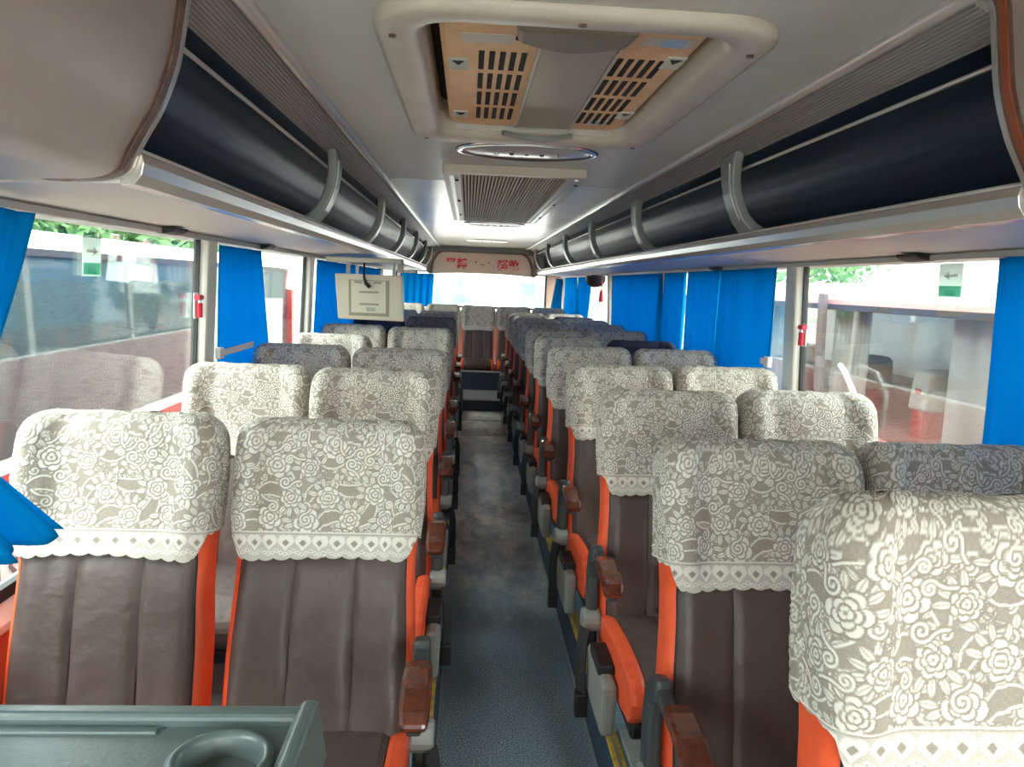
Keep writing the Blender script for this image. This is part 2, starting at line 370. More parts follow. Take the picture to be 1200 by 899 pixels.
# ---- side walls, pillars, windows
PIL = {-1: [0.92, 2.92, 4.75, 6.65, 8.6, 10.6], 1: [0.98, 3.09, 5.15, 7.22, 9.25, 10.7]}
SILL, WTOP = .66, 1.53
nwin = 1
def wx(z): return 1.195 - max(0, z - SILL) * .045      # tumblehome
for s, side in ((-1, 'left'), (1, 'right')):
    w = struct(MB().prism_y([(s * 1.19, PZ - .1), (s * 1.175, .3), (s * 1.18, .605), (s * 1.26, .605), (s * 1.26, PZ - .1)], YF, YR).build('wall_' + side, 'orange'),
               'orange leatherette side wall below the windows', 'wall')
    MB().prism_y([(s * 1.165, .605), (s * 1.165, .625), (s * 1.185, SILL), (s * 1.26, SILL), (s * 1.26, .605)], YF, YR).build('window_sill', 'sill', w, bevel=.004)
    MB().prism_y([(s * wx(WTOP) - s * .02, WTOP - .015), (s * wx(WTOP) - s * .02, WTOP + .05), (s * 1.26, WTOP + .05), (s * 1.26, WTOP - .015)], YF, YR).build('window_header', 'pillar', w)
    MB().box(s * 1.262, s * 1.275, YF, YR, -.9, .65).build('outer_skin', 'skin', w)
    MB().box(s * 1.105, s * 1.125, .9, YR - .1, 1.512, 1.527).build('curtain_track', 'light_plastic', w)
    edges = [YF] + PIL[s] + [YR]
    for y in PIL[s]:
        MB().prism_y([(s * (wx(SILL) - .035), SILL - .02), (s * (wx(WTOP) - .035), WTOP), (s * (wx(WTOP) + .012), WTOP), (s * (wx(SILL) + .012), SILL - .02)], y - .055, y + .055).build('pillar', 'pillar', w, bevel=.012)
        if y > 1: pass
    for k in range(len(edges) - 1):
        y0 = edges[k] + .055; y1 = edges[k + 1] - .055
        if y1 - y0 < .2: continue
        clear = k == 0
        gm = 'glass'
        xa, xb = s * wx(SILL), s * wx(WTOP)
        g = MB().add([(xa, y0, SILL), (xa, y1, SILL), (xb, y1, WTOP), (xb, y0, WTOP), (xa + s * .005, y0, SILL), (xa + s * .005, y1, SILL), (xb + s * .005, y1, WTOP), (xb + s * .005, y0, WTOP)],
                     [(0, 1, 2, 3), (7, 6, 5, 4), (0, 4, 5, 1), (3, 2, 6, 7), (0, 3, 7, 4), (1, 5, 6, 2)]).build('window_%d' % nwin, gm)
        struct(g, 'fixed side window glass in a black rubber gasket', 'window'); nwin += 1
        q = MB(); e = .011
        xg = lambda z: s * (wx(z) - .006)
        for (ya, yb, za, zb) in ((y0, y1, SILL, SILL + .03), (y0, y1, WTOP - .012, WTOP)):
            q.add([(xg(za), ya, za), (xg(za), yb, za), (xg(zb), yb, zb), (xg(zb), ya, zb), (xg(za) + s * .02, ya, za), (xg(za) + s * .02, yb, za), (xg(zb) + s * .02, yb, zb), (xg(zb) + s * .02, ya, zb)],
                  [(0, 1, 2, 3), (7, 6, 5, 4), (0, 4, 5, 1), (3, 2, 6, 7), (0, 3, 7, 4), (1, 5, 6, 2)])
        for (ya, yb) in ((y0, y0 + e), (y1 - e, y1)):
            za, zb = SILL, WTOP
            q.add([(xg(za), ya, za), (xg(za), yb, za), (xg(zb), yb, zb), (xg(zb), ya, zb), (xg(za) + s * .02, ya, za), (xg(za) + s * .02, yb, za), (xg(zb) + s * .02, yb, zb), (xg(zb) + s * .02, ya, zb)],
                  [(0, 1, 2, 3), (7, 6, 5, 4), (0, 4, 5, 1), (3, 2, 6, 7), (0, 3, 7, 4), (1, 5, 6, 2)])
        q.build('gasket', 'gasket', g)
        portal(s * 1.30, (y0 + y1) / 2, (SILL + WTOP) / 2, y1 - y0, WTOP - SILL, (-s, 0, 0))

# ---- rear wall with arched panel and rear window
rw = struct(MB().box(-1.2, 1.2, YR, YR + .06, PZ, 1.04).box(-1.26, 1.26, YR, YR + .06, 1.55, 2.02).box(-1.26, -.93, YR, YR + .06, 1.04, 1.55).box(.93, 1.26, YR, YR + .06, 1.04, 1.55).build('wall_rear', 'rearpanel'),
            'pale rear wall around the back window', 'wall')
g = MB().box(-.93, .93, YR + .02, YR + .026, 1.04, 1.55).build('window_%d' % nwin, 'glass_clear'); nwin += 1
struct(g, 'bright rear window above the back bench', 'window')
q = MB()
q.box(-.93, .93, YR - .005, YR + .03, 1.04, 1.07); q.box(-.93, -.905, YR - .005, YR + .03, 1.04, 1.55); q.box(.905, .93, YR - .005, YR + .03, 1.04, 1.55); q.box(-.93, .93, YR - .005, YR + .03, 1.525, 1.55)
q.build('gasket', 'gasket', g)
portal(0, YR + .2, 1.3, 1.86, .5, (0, -1, 0))
MB().box(-1.18, 1.18, 10.0, YR, 1.0, 1.04).build('parcel_shelf', 'pillar', rw)
ar = [(-.73, 1.50)]
for k in range(15):
    a = k / 14; ar.append((-.69 + .16 * (1 - math.cos(a * PI / 2)), 1.52 + .29 * math.sin(a * PI / 2)))
ar2 = [(x, z) for x, z in ar]
arch = ar2 + [(-x, z) for x, z in ar2[::-1]]
low = [(.5, 1.515), (.25, 1.525), (0, 1.53), (-.25, 1.525), (-.5, 1.515)]
ap = MB().prism_y(arch + low, 10.86, 10.90).build('arch_panel', 'rearpanel', rw, bevel=.008)
outer = [(x * 1.05, z + .02) for x, z in arch]
fr = MB()
for i in range(len(arch) - 1):
    (xa, za), (xb, zb) = arch[i], arch[i + 1]; (xc_, zc_), (xd, zd) = outer[i], outer[i + 1]
    fr.add([(xa, 10.84, za), (xb, 10.84, zb), (xd, 10.84, zd), (xc_, 10.84, zc_), (xa, 10.92, za), (xb, 10.92, zb), (xd, 10.92, zd), (xc_, 10.92, zc_)],
           [(0, 1, 2, 3), (7, 6, 5, 4), (0, 4, 5, 1), (2, 6, 7, 3)])
fr.build('arch_trim', 'rust', rw)
MB().box(-1.2, -.72, 10.88, 10.94, 1.53, 2.0).box(.72, 1.2, 10.88, 10.94, 1.53, 2.0).box(-.74, .74, 10.90, 10.94, 1.80, 2.0).build('arch_backing', 'rib', rw)
for body, x in (('严禁', -.36), ('超载', .36)):
    me = text_mesh(body, .155, .002, 'red', bold=.004)
    o = mkobj('red_lettering', me, rw, loc=(x, 10.856, 1.60)); o.rotation_euler = (PI / 2, 0, 0); o['label'] = 'red printed characters'
lid = MB()
pa = rrect(-.17, .17, 1.56, 1.71, .05)
lid.prism_y(pa, 10.852, 10.862); lid.build('access_lid', 'rearpanel', rw, bevel=.003)
for x in (-.09, .09): MB().tube([(x, 10.845, 1.685), (x, 10.853, 1.685)], .011, 10).build('lid_screw', 'black', rw)
MB().box(-.03, .03, 10.848, 10.853, 1.645, 1.655).build('lid_label', 'rust', rw)

# ---- front end (behind the camera): unseen windscreen opening, shrunk to weaken the front light
wf = struct(MB().box(-1.26, 1.26, YF - .06, YF, -.06, .85).box(-1.26, -1.05, YF - .06, YF, .85, 2.02).box(1.05, 1.26, YF - .06, YF, .85, 2.02).box(-1.26, 1.26, YF - .06, YF, 1.65, 2.02).build('wall_front', 'front_lining'),
            'front end wall of the coach under the windscreen', 'wall')
g = MB().box(-1.05, 1.05, YF - .03, YF - .025, .85, 1.65).build('window_%d' % nwin, 'glass_clear'); struct(g, 'clear windscreen at the front of the coach, opening shrunk to weaken its light', 'window')
portal(0, YF - .2, 1.25, 2.1, .8, (0, 1, 0))

# ================================================================== LUGGAGE RACKS
BIN_END = {-1: 1.40, 1: 1.29}
prof_bin = [(.655, 1.905), (.672, 1.885), (.684, 1.82), (.697, 1.75), (.723, 1.68), (.750, 1.632), (.768, 1.60), (.785, 1.566), (.825, 1.55), (.90, 1.546), (1.03, 1.538), (1.16, 1.533)]
BR = {-1: [3.0, 4.55, 6.1, 7.6, 9.2, 10.5], 1: [2.65, 4.15, 5.65, 7.2, 8.8, 10.3]}
for s in (-1, 1):
    sd_ = 'monitor side' if s < 0 else 'side opposite the monitor'
    r = empty('luggage_rack', (s * .95, 6.2, 1.55))
    tag(r, 'open navy overhead luggage rack with grey brackets, ' + sd_, 'luggage rack')
    r_off = Vector(r.location)
    def rp(mb, name, m, **k):
        mb.v = [(x - r_off.x, y - r_off.y, z - r_off.z) for x, y, z in mb.v]
        return mb.build(name, m, r, **k)
    y0, y1 = BIN_END[s] + .017, 10.83
    # ribbed strip
    n = 12; pts = []
    for i in range(n):
        t0, t1 = i / n, (i + .62) / n
        for t, d in ((t0, 0), (t1, 0), (t1, .003), ((i + 1) / n, .003)):
            pts.append((.628 + (.725 - .628) * t, 1.897 + (1.852 - 1.897) * t + d))
    poly = pts + [(.735, 1.875), (.628, 1.925)]
    rp(MB().prism_y([(s * x, z) for x, z in poly], y0 - .0, y1), 'ribbed_strip', 'rib')
    # navy curved back
    prof = [(.728, 1.856), (.79, 1.842), (.84, 1.805), (.868, 1.75), (.872, 1.70), (.858, 1.655), (.835, 1.625), (.80, 1.604)]
    # smooth the profile
    import_pts = []
    for i in range(len(prof) - 1):
        for k in range(3):
            t = k / 3; import_pts.append((prof[i][0] * (1 - t) + prof[i + 1][0] * t, prof[i][1] * (1 - t) + prof[i + 1][1] * t))
    import_pts.append(prof[-1])
    segs = [y0, s and BR[s][1] - .55, BR[s][3] - .4, y1]
    for a, b in zip(segs[:-1], segs[1:]):
        P = np.array([[(s * x, a + .006, z), (s * x, b - .006, z)] for x, z in import_pts])
        Q = np.array([[(s * (x + .012), a + .006, z + (.012 if z > 1.73 else -.0)), (s * (x + .012), b - .006, z + (.012 if z > 1.73 else -.0))] for x, z in import_pts])
        rp(MB().grid(P).grid(Q), 'rack_back', 'navy', smooth=True)
    rp(MB().box(s * .79, s * 1.2, y0, y1, 1.585, 1.60), 'rack_shelf', 'navy_dark')
    rp(MB().tube([(s * .745, y0, 1.822), (s * .745, y1, 1.822)], .0055, 8), 'rod', 'alu_rail', smooth=True)
    rp(MB().prism_y([(s * .768, 1.608), (s * .762, 1.600), (s * .758, 1.585), (s * .762, 1.565), (s * .775, 1.548), (s * .80, 1.545), (s * .80, 1.604)], y0, y1), 'lip', 'alu', bevel=.002)
    rp(MB().tube([(s * .768, y0, 1.606), (s * .768, y1, 1.606)], .005, 8), 'lip_bead', 'alu_rail', smooth=True)
    # underside panel, gently bowed
    up = [(.80, 1.548), (.88, 1.547), (.97, 1.543), (1.05, 1.537), (1.12, 1.530), (1.165, 1.524)]
    rp(MB().prism_y([(s * x, z) for x, z in up] + [(s * 1.165, 1.575), (s * .80, 1.575)], y0, y1), 'underside', 'under')
    bpath = [(.700, 1.868), (.698, 1.83), (.700, 1.78), (.708, 1.735), (.722, 1.695), (.742, 1.655), (.768, 1.625), (.80, 1.605)]
    for y in BR[s]:
        mb = MB().sweep([(s * x, y, z) for x, z in bpath], (0, 1, 0), [.16, .135, .115, .105, .105, .112, .122, .13], .034)
        b_ = rp(mb, 'bracket', 'bracket', bevel=.007, smooth=False)
        mb2 = MB().sweep([(s * (x - .017), y - .036, z) for x, z in bpath[1:]], (0, 1, 0), .006, .008)
        mb2.v = [(x - r_off.x, yy - r_off.y, z - r_off.z) for x, yy, z in mb2.v]
        mb2.build('bracket_ridge_highlight', 'alu_rail', b_)  # bright metal strip imitates the highlight along the bracket's ridge
        mb3 = MB().box(s * .69, s * .735, y + .035, y + .062, 1.825, 1.866); mb3.v = [(x - r_off.x, yy - r_off.y, z - r_off.z) for x, yy, z in mb3.v]
        mb3.build('bracket_bolt_cover', 'black', b_, bevel=.006)
    # little dark clips under the rack above the windows
    for y in ((2.45, 3.55) if s < 0 else (2.17, 3.95)):
        rp(MB().prism_y([(s * (1.11 + .045 * math.cos(a)), 1.53 - .02 * math.sin(a)) for a in np.linspace(0, PI, 10)], y - .055, y + .055), 'track_clip', 'black', bevel=.004)
    # closed bin at the front end
    ob = empty('overhead_bin', (s * .95, .3, 1.53)); b_off = Vector(ob.location)
    tag(ob, 'closed cream overhead bin at the front, ' + sd_, 'overhead bin')
    fine = []
    for i in range(len(prof_bin) - 1):
        for k in range(3):
            t = k / 3; p0 = prof_bin[max(i - 1, 0)]; p1 = prof_bin[i]; p2 = prof_bin[i + 1]; p3 = prof_bin[min(i + 2, len(prof_bin) - 1)]
            cr = lambda a, b, c, d: .5 * ((2 * b) + (-a + c) * t + (2 * a - 5 * b + 4 * c - d) * t * t + (-a + 3 * b - 3 * c + d) * t ** 3)
            fine.append((cr(p0[0], p1[0], p2[0], p3[0]), cr(p0[1], p1[1], p2[1], p3[1])))
    fine.append(prof_bin[-1])
    def bp_(mb, name, m, **k):
        mb.v = [(x - b_off.x, y - b_off.y, z - b_off.z) for x, y, z in mb.v]; return mb.build(name, m, ob, **k)
    poly = [(s * x, z) for x, z in fine] + [(s * 1.16, 1.905)]
    e = bp_(MB().prism_y(poly, YF, BIN_END[s] - .03), 'bin_body', 'beige_panel', smooth=False)
    for f_ in e.data.polygons: f_.use_smooth = len(f_.vertices) == 4
    # end trim following the profile
    tr = MB(); tri = MB(); trw = MB()
    ya, yb = BIN_END[s] - .032, BIN_END[s] + .012
    for i in range(len(fine) - 8):
        (xa, za), (xb, zb) = fine[i], fine[i + 1]
        for mb, d0, d1, e0, e1 in ((tr, -.002, .05, ya, yb), (tri, -.005, .012, ya + .008, ya + .026), (trw, -.005, .01, yb - .008, yb + .003)):
            mb.add([(s * (xa + d0), e0, za), (s * (xb + d0), e0, zb), (s * (xb + d1), e0, zb), (s * (xa + d1), e0, za), (s * (xa + d0), e1, za), (s * (xb + d0), e1, zb), (s * (xb + d1), e1, zb), (s * (xa + d1), e1, za)],
                   [(0, 1, 2, 3), (7, 6, 5, 4), (0, 4, 5, 1), (2, 6, 7, 3)])
    bp_(tr, 'end_trim', 'rust'); bp_(tri, 'trim_inlay', 'orange_stripe' if s > 0 else 'rust'); bp_(trw, 'trim_edge', 'alu_rail')

# ================================================================== CEILING FITTINGS
# roof hatch
h = empty('roof_hatch', (0, 2.08, 1.9)); tag(h, 'yellowed roof hatch with slotted grilles in a rounded grey frame', 'roof hatch')
def hp(mb, name, m, parent=None, **k):
    mb.v = [(x, y - 2.08, z - 1.9) for x, y, z in mb.v]; return mb.build(name, m, parent or h, **k)
o1 = rrect(-.385, .405, 1.44, 2.74, .13); o2 = rrect(-.372, .392, 1.453, 2.727, .12); o3 = rrect(-.315, .335, 1.51, 2.66, .10); o4 = rrect(-.295, .315, 1.53, 2.64, .09); o5 = rrect(-.29, .31, 1.535, 2.635, .09)
hp(MB().ring_loops([[(x, y, 1.902) for x, y in o1], [(x, y, 1.884) for x, y in o1], [(x, y, 1.876) for x, y in o2], [(x, y, 1.880) for x, y in o3], [(x, y, 1.892) for x, y in o4], [(x, y, 2.0) for x, y in o5]]), 'hatch_frame', 'hatchframe', smooth=True)
hp(MB().box(-.36, .36, 1.46, 2.72, 1.985, 2.0), 'hatch_recess', 'dark_slot')
body = MB()
bo = [rrect(-.262, .295, 1.56, 2.615, .07), rrect(-.262, .295, 1.56, 2.615, .07), rrect(-.25, .283, 1.572, 2.603, .06), rrect(-.22, .255, 1.60, 2.58, .05)]
body.ring_loops([[(x, y, z) for x, y in l] for l, z in zip(bo, (1.98, 1.925, 1.915, 1.912))], close_last=True)
hb = hp(body, 'hatch_body', 'beige_old')
hp(MB().box(-.045, .12, 1.70, 2.56, 1.903, 1.915), 'centre_channel', 'channel', hb, bevel=.004)
hp(MB().box(-.052, -.045, 1.70, 2.56, 1.900, 1.914), 'channel_edge', 'hatchframe', hb)
hp(MB().box(.12, .127, 1.70, 2.56, 1.900, 1.914), 'channel_edge', 'hatchframe', hb)
cap = MB(); cp = []
for k in range(9):
    a = k / 8; cp.append((-.102 + .228 * a, 1.635 + .055 * math.sin(a * PI)))
capoly = [(-.108, 1.545), (.134, 1.545)] + cp[::-1]
cap.prism_z(capoly, 1.884, 1.914); hp(cap, 'motor_cover', 'cover', hb, bevel=.012)
cr_ = MB().tube([(x, y + .010, 1.899) for x, y in cp], .0045, 6); hp(cr_, 'crack_line', 'black', hb)
for gx0 in (-.178, .135):
    for i in range(5):
        for j in range(4):
            x = gx0 + i * .024; y = 1.79 + j * .185
            hp(MB().box(x, x + .013, y, y + .145, 1.9105, 1.9135), 'vent_slot', 'dark_slot', hb)
for (x, y, s_) in ((-.225, 1.90, 1), (-.225, 2.45, 1), (.262, 1.80, 1), (.262, 2.35, 1)):
    st_ = hp(MB().box(x - .022, x + .022, y - .045, y + .045, 1.9095, 1.9125), 'warning_sticker', 'label', hb)
    hp(MB().prism_z([(x - .014, y - .03), (x + .014, y - .03), (x, y + .005)], 1.9085, 1.910), 'sticker_triangle', 'black', hb)
for (x, y, w_, d_) in ((-.16, 1.70, .055, .03), (.215, 1.66, .055, .028), (.20, 2.47, .03, .035)):
    hp(MB().box(x - w_, x + w_, y - d_, y + d_, 1.9105, 1.9125), 'tape_patch', 'hatchframe' if w_ > .05 else 'label', hb)
hp(MB().box(.205, .25, 1.64, 1.685, 1.909, 1.9115), 'blue_tape', mat('pale_blue_tape', srgb(150, 180, 206), .5), hb)
hd = MB().sweep([(-.09 + .23 * t, 2.585 + .03 * math.sin(t * PI), 1.889 - .010 * math.sin(t * PI)) for t in np.linspace(0, 1, 11)], (0, 0, 1), .016, .018)
hp(hd, 'pull_handle', 'bracket', bevel=.004)
for (x, y) in ((-.35, 1.6), (.01, 1.475), (.37, 1.6), (.36, 2.68), (-.34, 2.68)):
    hp(MB().tube([(x, y, 1.874), (x, y, 1.882)], .008, 8), 'frame_screw', 'rust')

def oval_lamp(y, ax, ay, label, lens='lens'):
    e = empty('oval_ceiling_lamp', (.02, y, 1.9)); tag(e, label, 'ceiling lamp')
    el = lambda a, b, z: [(a * math.cos(2 * PI * k / 40), b * math.sin(2 * PI * k / 40), z) for k in range(40)]
    MB().ring_loops([el(ax, ay, .001), el(ax, ay, -.006), el(ax * .97, ay * .95, -.010), el(ax * .90, ay * .84, -.009), el(ax * .88, ay * .8, -.004)]).build('rim', 'chrome', e, smooth=True)
    MB().ring_loops([el(ax * .9, ay * .84, -.004), el(ax * .6, ay * .5, -.010), el(ax * .2, ay * .16, -.012)], True).build('lens', lens, e, smooth=True)
    for k in range(5):
        x = (k - 2) * ax * .21
        b = MB().tube([(x, 0, -.008), (x, 0, -.018)], [.011, .007], 10).build('bulb', 'black' if k % 2 else 'chrome', e)
    return e
oval_lamp(2.985, .272, .19, 'oval ceiling lamp with five bulbs between the hatch and the air grille')
oval_lamp(6.62, .26, .22, 'oval ceiling lamp right behind the air grille', 'channel')
oval_lamp(9.25, .26, .22, 'oval ceiling lamp on the glossy panel nearest the rear wall', 'channel')

# air return grille
ag = empty('air_grille', (0, 4.68, 1.9)); tag(ag, 'long brown air return grille in a grey frame on the ceiling', 'air grille')
def gp(mb, name, m, parent=None, **k):
    mb.v = [(x, y - 4.68, z - 1.9) for x, y, z in mb.v]; return mb.build(name, m, parent or ag, **k)
GA, GB = 3.37, 5.98
gp(MB().box(-.31, .31, GA, GA + .05, 1.862, 1.9), 'front_frame', 'hatchframe', bevel=.003)
gp(MB().box(-.31, .31, GB - .05, GB, 1.862, 1.9), 'rear_frame', 'hatchframe', bevel=.003)
for x0, x1 in ((-.31, -.235), (.235, .31)):
    sfr = gp(MB().box(x0, x1, GA + .05, GB - .05, 1.862, 1.9), 'side_frame', 'hatchframe', bevel=.003)
    gp(MB().box(x0 + .028, x1 - .028, GA + .06, GB - .06, 1.857, 1.863), 'frame_strip', 'alu_rail', sfr)
    for y in (3.6, 4.5, 5.4): gp(MB().tube([((x0 + x1) / 2 + .02, y, 1.856), ((x0 + x1) / 2 + .02, y, 1.864)], .008, 8), 'frame_screw', 'black', sfr)
gp(MB().box(-.24, .24, GA + .05, GB - .05, 1.885, 1.89), 'grille_back', 'dark_slot')
gb_ = MB()
for k in range(30):
    x = -.231 + k * .462 / 29; gb_.box(x - .0045, x + .0045, GA + .05, GB - .05, 1.866, 1.878)
o = gp(gb_, 'grille_bars', 'mesh_brown'); o['kind'] = 'stuff'

# ================================================================== SEATS
# ---- lace pattern drawn into an array (1 px = 0.75 mm), used for relief and colour of the woven cover
PX = .00075
LW, LH = int(.60 / PX), int(.62 / PX)
A = np.full((LH, LW), .14, np.float32)
jj, ii = np.meshgrid(np.arange(LW), np.arange(LH))
# net ground: fine diagonal mesh
A += .10 * ((((jj + ii) % 4) == 0) | (((jj - ii) % 4) == 0))
def region(cx, cy, r):
    x0, x1 = max(0, int((cx - r) / PX)), min(LW, int((cx + r) / PX) + 1); y0, y1 = max(0, int((cy - r) / PX)), min(LH, int((cy + r) / PX) + 1)
    if x1 <= x0 or y1 <= y0: return None
    X, Y = np.meshgrid(np.arange(x0, x1) * PX, np.arange(y0, y1) * PX)
    return (slice(y0, y1), slice(x0, x1)), X - cx, Y - cy
def flower(cx, cy, Rr, n=6, rot=0):
    g = region(cx, cy, Rr * 1.3)
    if g is None: return
    sl, X, Y = g; r = np.hypot(X, Y); th = np.arctan2(Y, X) + rot
    for rad, nn, off in ((Rr, n, 0), (Rr * .62, n - 1, .5), (Rr * .30, 3, .2)):
        th2 = th + off; pet = np.abs(np.cos(th2 * nn / 2))
        edge = rad * (.70 + .30 * pet ** .6)
        inside = r < edge; near = (r < edge + .0032) & ~inside
        A[sl][near] = .10
        A[sl][inside] = .92
        line = inside & (pet < .16) & (r > rad * .45); A[sl][line] = .28
    A[sl][(r < Rr * .10)] = .2
def stroke(pts, w, val=.97, halo=.0028):
    P = np.array(pts); c = (P.min(0) + P.max(0)) / 2; rad = np.max(P.max(0) - P.min(0)) / 2 + w + .006
    g = region(c[0], c[1], rad)
    if g is None: return
    sl, X, Y = g; X = X + c[0]; Y = Y + c[1]; d = np.full(X.shape, 9.)
    for a, b in zip(P[:-1], P[1:]):
        ab = b - a; t = np.clip(((X - a[0]) * ab[0] + (Y - a[1]) * ab[1]) / max(ab @ ab, 1e-12), 0, 1)
        d = np.minimum(d, np.hypot(X - a[0] - t * ab[0], Y - a[1] - t * ab[1]))
    if halo: A[sl][d < w / 2 + halo] = np.minimum(A[sl][d < w / 2 + halo], .16)
    A[sl][d < w / 2] = val
def leaf(cx, cy, L, wd, rot):
    g = region(cx, cy, L)
    if g is None: return
    sl, X, Y = g; u = X * math.cos(rot) + Y * math.sin(rot); v = -X * math.sin(rot) + Y * math.cos(rot)
    t = u / L; hw = wd * np.clip(1 - (2 * t) ** 2, 0, 1)
    ins = (np.abs(t) < .5) & (np.abs(v) < hw); nr = (np.abs(t) < .56) & (np.abs(v) < hw + .0025)
    A[sl][nr & ~ins] = .12; A[sl][ins] = .9; A[sl][ins & (np.abs(v) < .0011)] = .4
def spiral(cx, cy, Rr, turns, rot, sg, w=.004, tail=0):
    pts = []
    for k in range(46):
        a = k / 45; r = Rr * (.12 + .88 * a); th = rot + sg * turns * 2 * PI * a
        pts.append((cx + r * math.cos(th), cy + r * math.sin(th)))
    if tail:
        dx, dy = pts[-1][0] - pts[-3][0], pts[-1][1] - pts[-3][1]; L = math.hypot(dx, dy); dx /= L; dy /= L
        for k in range(1, 14):
            a = k / 13 * tail; bend = sg * -.9 * k / 13
            ddx, ddy = dx * math.cos(bend) - dy * math.sin(bend), dx * math.sin(bend) + dy * math.cos(bend)
            pts.append((pts[-1][0] + ddx * tail / 13, pts[-1][1] + ddy * tail / 13))
    stroke(pts, w)
# random small filling first, then net windows, scrolls and blossoms on a jittered grid
rr = random.Random(21)
for _ in range(2300):
    x, y = rr.uniform(0, .6), rr.uniform(.055, .62); q_ = rr.random()
    if q_ < .58: leaf(x, y, rr.uniform(.016, .027), rr.uniform(.003, .005), rr.uniform(0, PI))
    elif q_ < .84: spiral(x, y, rr.uniform(.006, .0095), 1.3, rr.uniform(0, 6), rr.choice((-1, 1)), .003)
    else: flower(x, y, rr.uniform(.008, .012), 5, rr.uniform(0, 2))
def paisley(x, y, L, wd, rot, bend):
    g = region(x, y, L)
    if g is None: return
    sl, X, Y = g; u = X * math.cos(rot) + Y * math.sin(rot); v = -X * math.sin(rot) + Y * math.cos(rot)
    ins = np.abs(v + bend * u * u) < wd * np.sqrt(np.clip(1 - (2 * u / L) ** 2, 0, 1))
    A[sl][ins] = .10 + .14 * ((((jj[sl] + ii[sl]) % 4) == 0) | (((jj[sl] - ii[sl]) % 4) == 0))[ins]
    for sg in (1, -1):
        pts = []
        for k in range(22):
            uu = -L / 2 + L * k / 21; vv = -bend * uu * uu + sg * wd * math.sqrt(max(0, 1 - (2 * uu / L) ** 2))
            pts.append((x + uu * math.cos(rot) - vv * math.sin(rot), y + uu * math.sin(rot) + vv * math.cos(rot)))
        stroke(pts, .0034, .97, .0012)
    for sg in (-1, 1):
        uu = sg * L * .52; vv = -bend * uu * uu
        spiral(x + uu * math.cos(rot) - vv * math.sin(rot), y + uu * math.sin(rot) + vv * math.cos(rot), .0115, 1.5, rot + (0 if sg < 0 else 2.4), sg, .0034)
gy = .092; row = 0
while gy < .62:
    gx = .02 + (.043 if row % 2 else 0)
    while gx < .6:
        paisley(gx + .043 + rr.uniform(-.006, .006), gy + rr.uniform(-.008, .008), rr.uniform(.062, .088), rr.uniform(.010, .0145), rr.uniform(-.9, .9), rr.choice((-1, 1)) * rr.uniform(8, 15))
        gx += .086
    gy += .058; row += 1
gy = .084; row = 0
while gy < .62:
    gx = .02 + (.043 if row % 2 else 0)
    while gx < .6:
        x, y, Rr, ro = gx + rr.uniform(-.010, .010), gy + rr.uniform(-.009, .009), rr.uniform(.019, .029), rr.uniform(0, 6)
        for k in range(4): leaf(x + (Rr + .009) * math.cos(ro * 3 + k * .5), y + (Rr + .009) * math.sin(ro * 3 + k * .5), .026, .0046, ro * 3 + k * .5)
        flower(x, y, Rr, rr.choice((5, 6, 7)), ro)
        gx += .086
    gy += .058; row += 1
for _ in range(70):
    spiral(rr.uniform(0, .6), rr.uniform(.085, .6), rr.uniform(.010, .0145), 1.6, rr.uniform(0, 6), rr.choice((-1, 1)), .0036, rr.uniform(.012, .03))
# hem border: cord line, hearts, small rings
HP = .0375
band = slice(0, int(.062 / PX)); A[band] = .42 + .30 * (((jj[band] // 2 + ii[band] // 2) % 3) == 0)
A[int(.0585 / PX):int(.062 / PX)] = .95; A[int(.0565 / PX):int(.0585 / PX)] = .2
for k in range(18):
    cx = (k + .5) * HP - .015
    g = region(cx, .038, .02)
    if g:
        sl, X, Y = g; hx = np.abs(X); hr = np.hypot(hx - .006, Y - .004)
        heart = ((hr < .0115) | ((hx + (-Y) * .9 < .0165) & (Y < .003) & (Y > -.02)))
        inn = ((hx + np.abs(Y + .001) * 1.1) < .0085)
        A[sl][heart] = .97; A[sl][inn] = .12
    for dx, yy in ((0, .0135), (.0187, .02), (.0094, .016), (-.0094, .016)):
        g = region(cx + dx, yy, .006)
        if g:
            sl, X, Y = g; r = np.hypot(X, Y); A[sl][r < .0048] = .95; A[sl][r < .0020] = .3
def lace_at(p, q):
    i = np.clip((q / PX), 0, LH - 1.01); j = np.mod(p + .30, .599) / PX; j = np.clip(j, 0, LW - 1.01)
    i0 = i.astype(int); j0 = j.astype(int); fi = i - i0; fj = j - j0
    return (A[i0, j0] * (1 - fi) * (1 - fj) + A[i0 + 1, j0] * fi * (1 - fj) + A[i0, j0 + 1] * (1 - fi) * fj + A[i0 + 1, j0 + 1] * fi * fj)

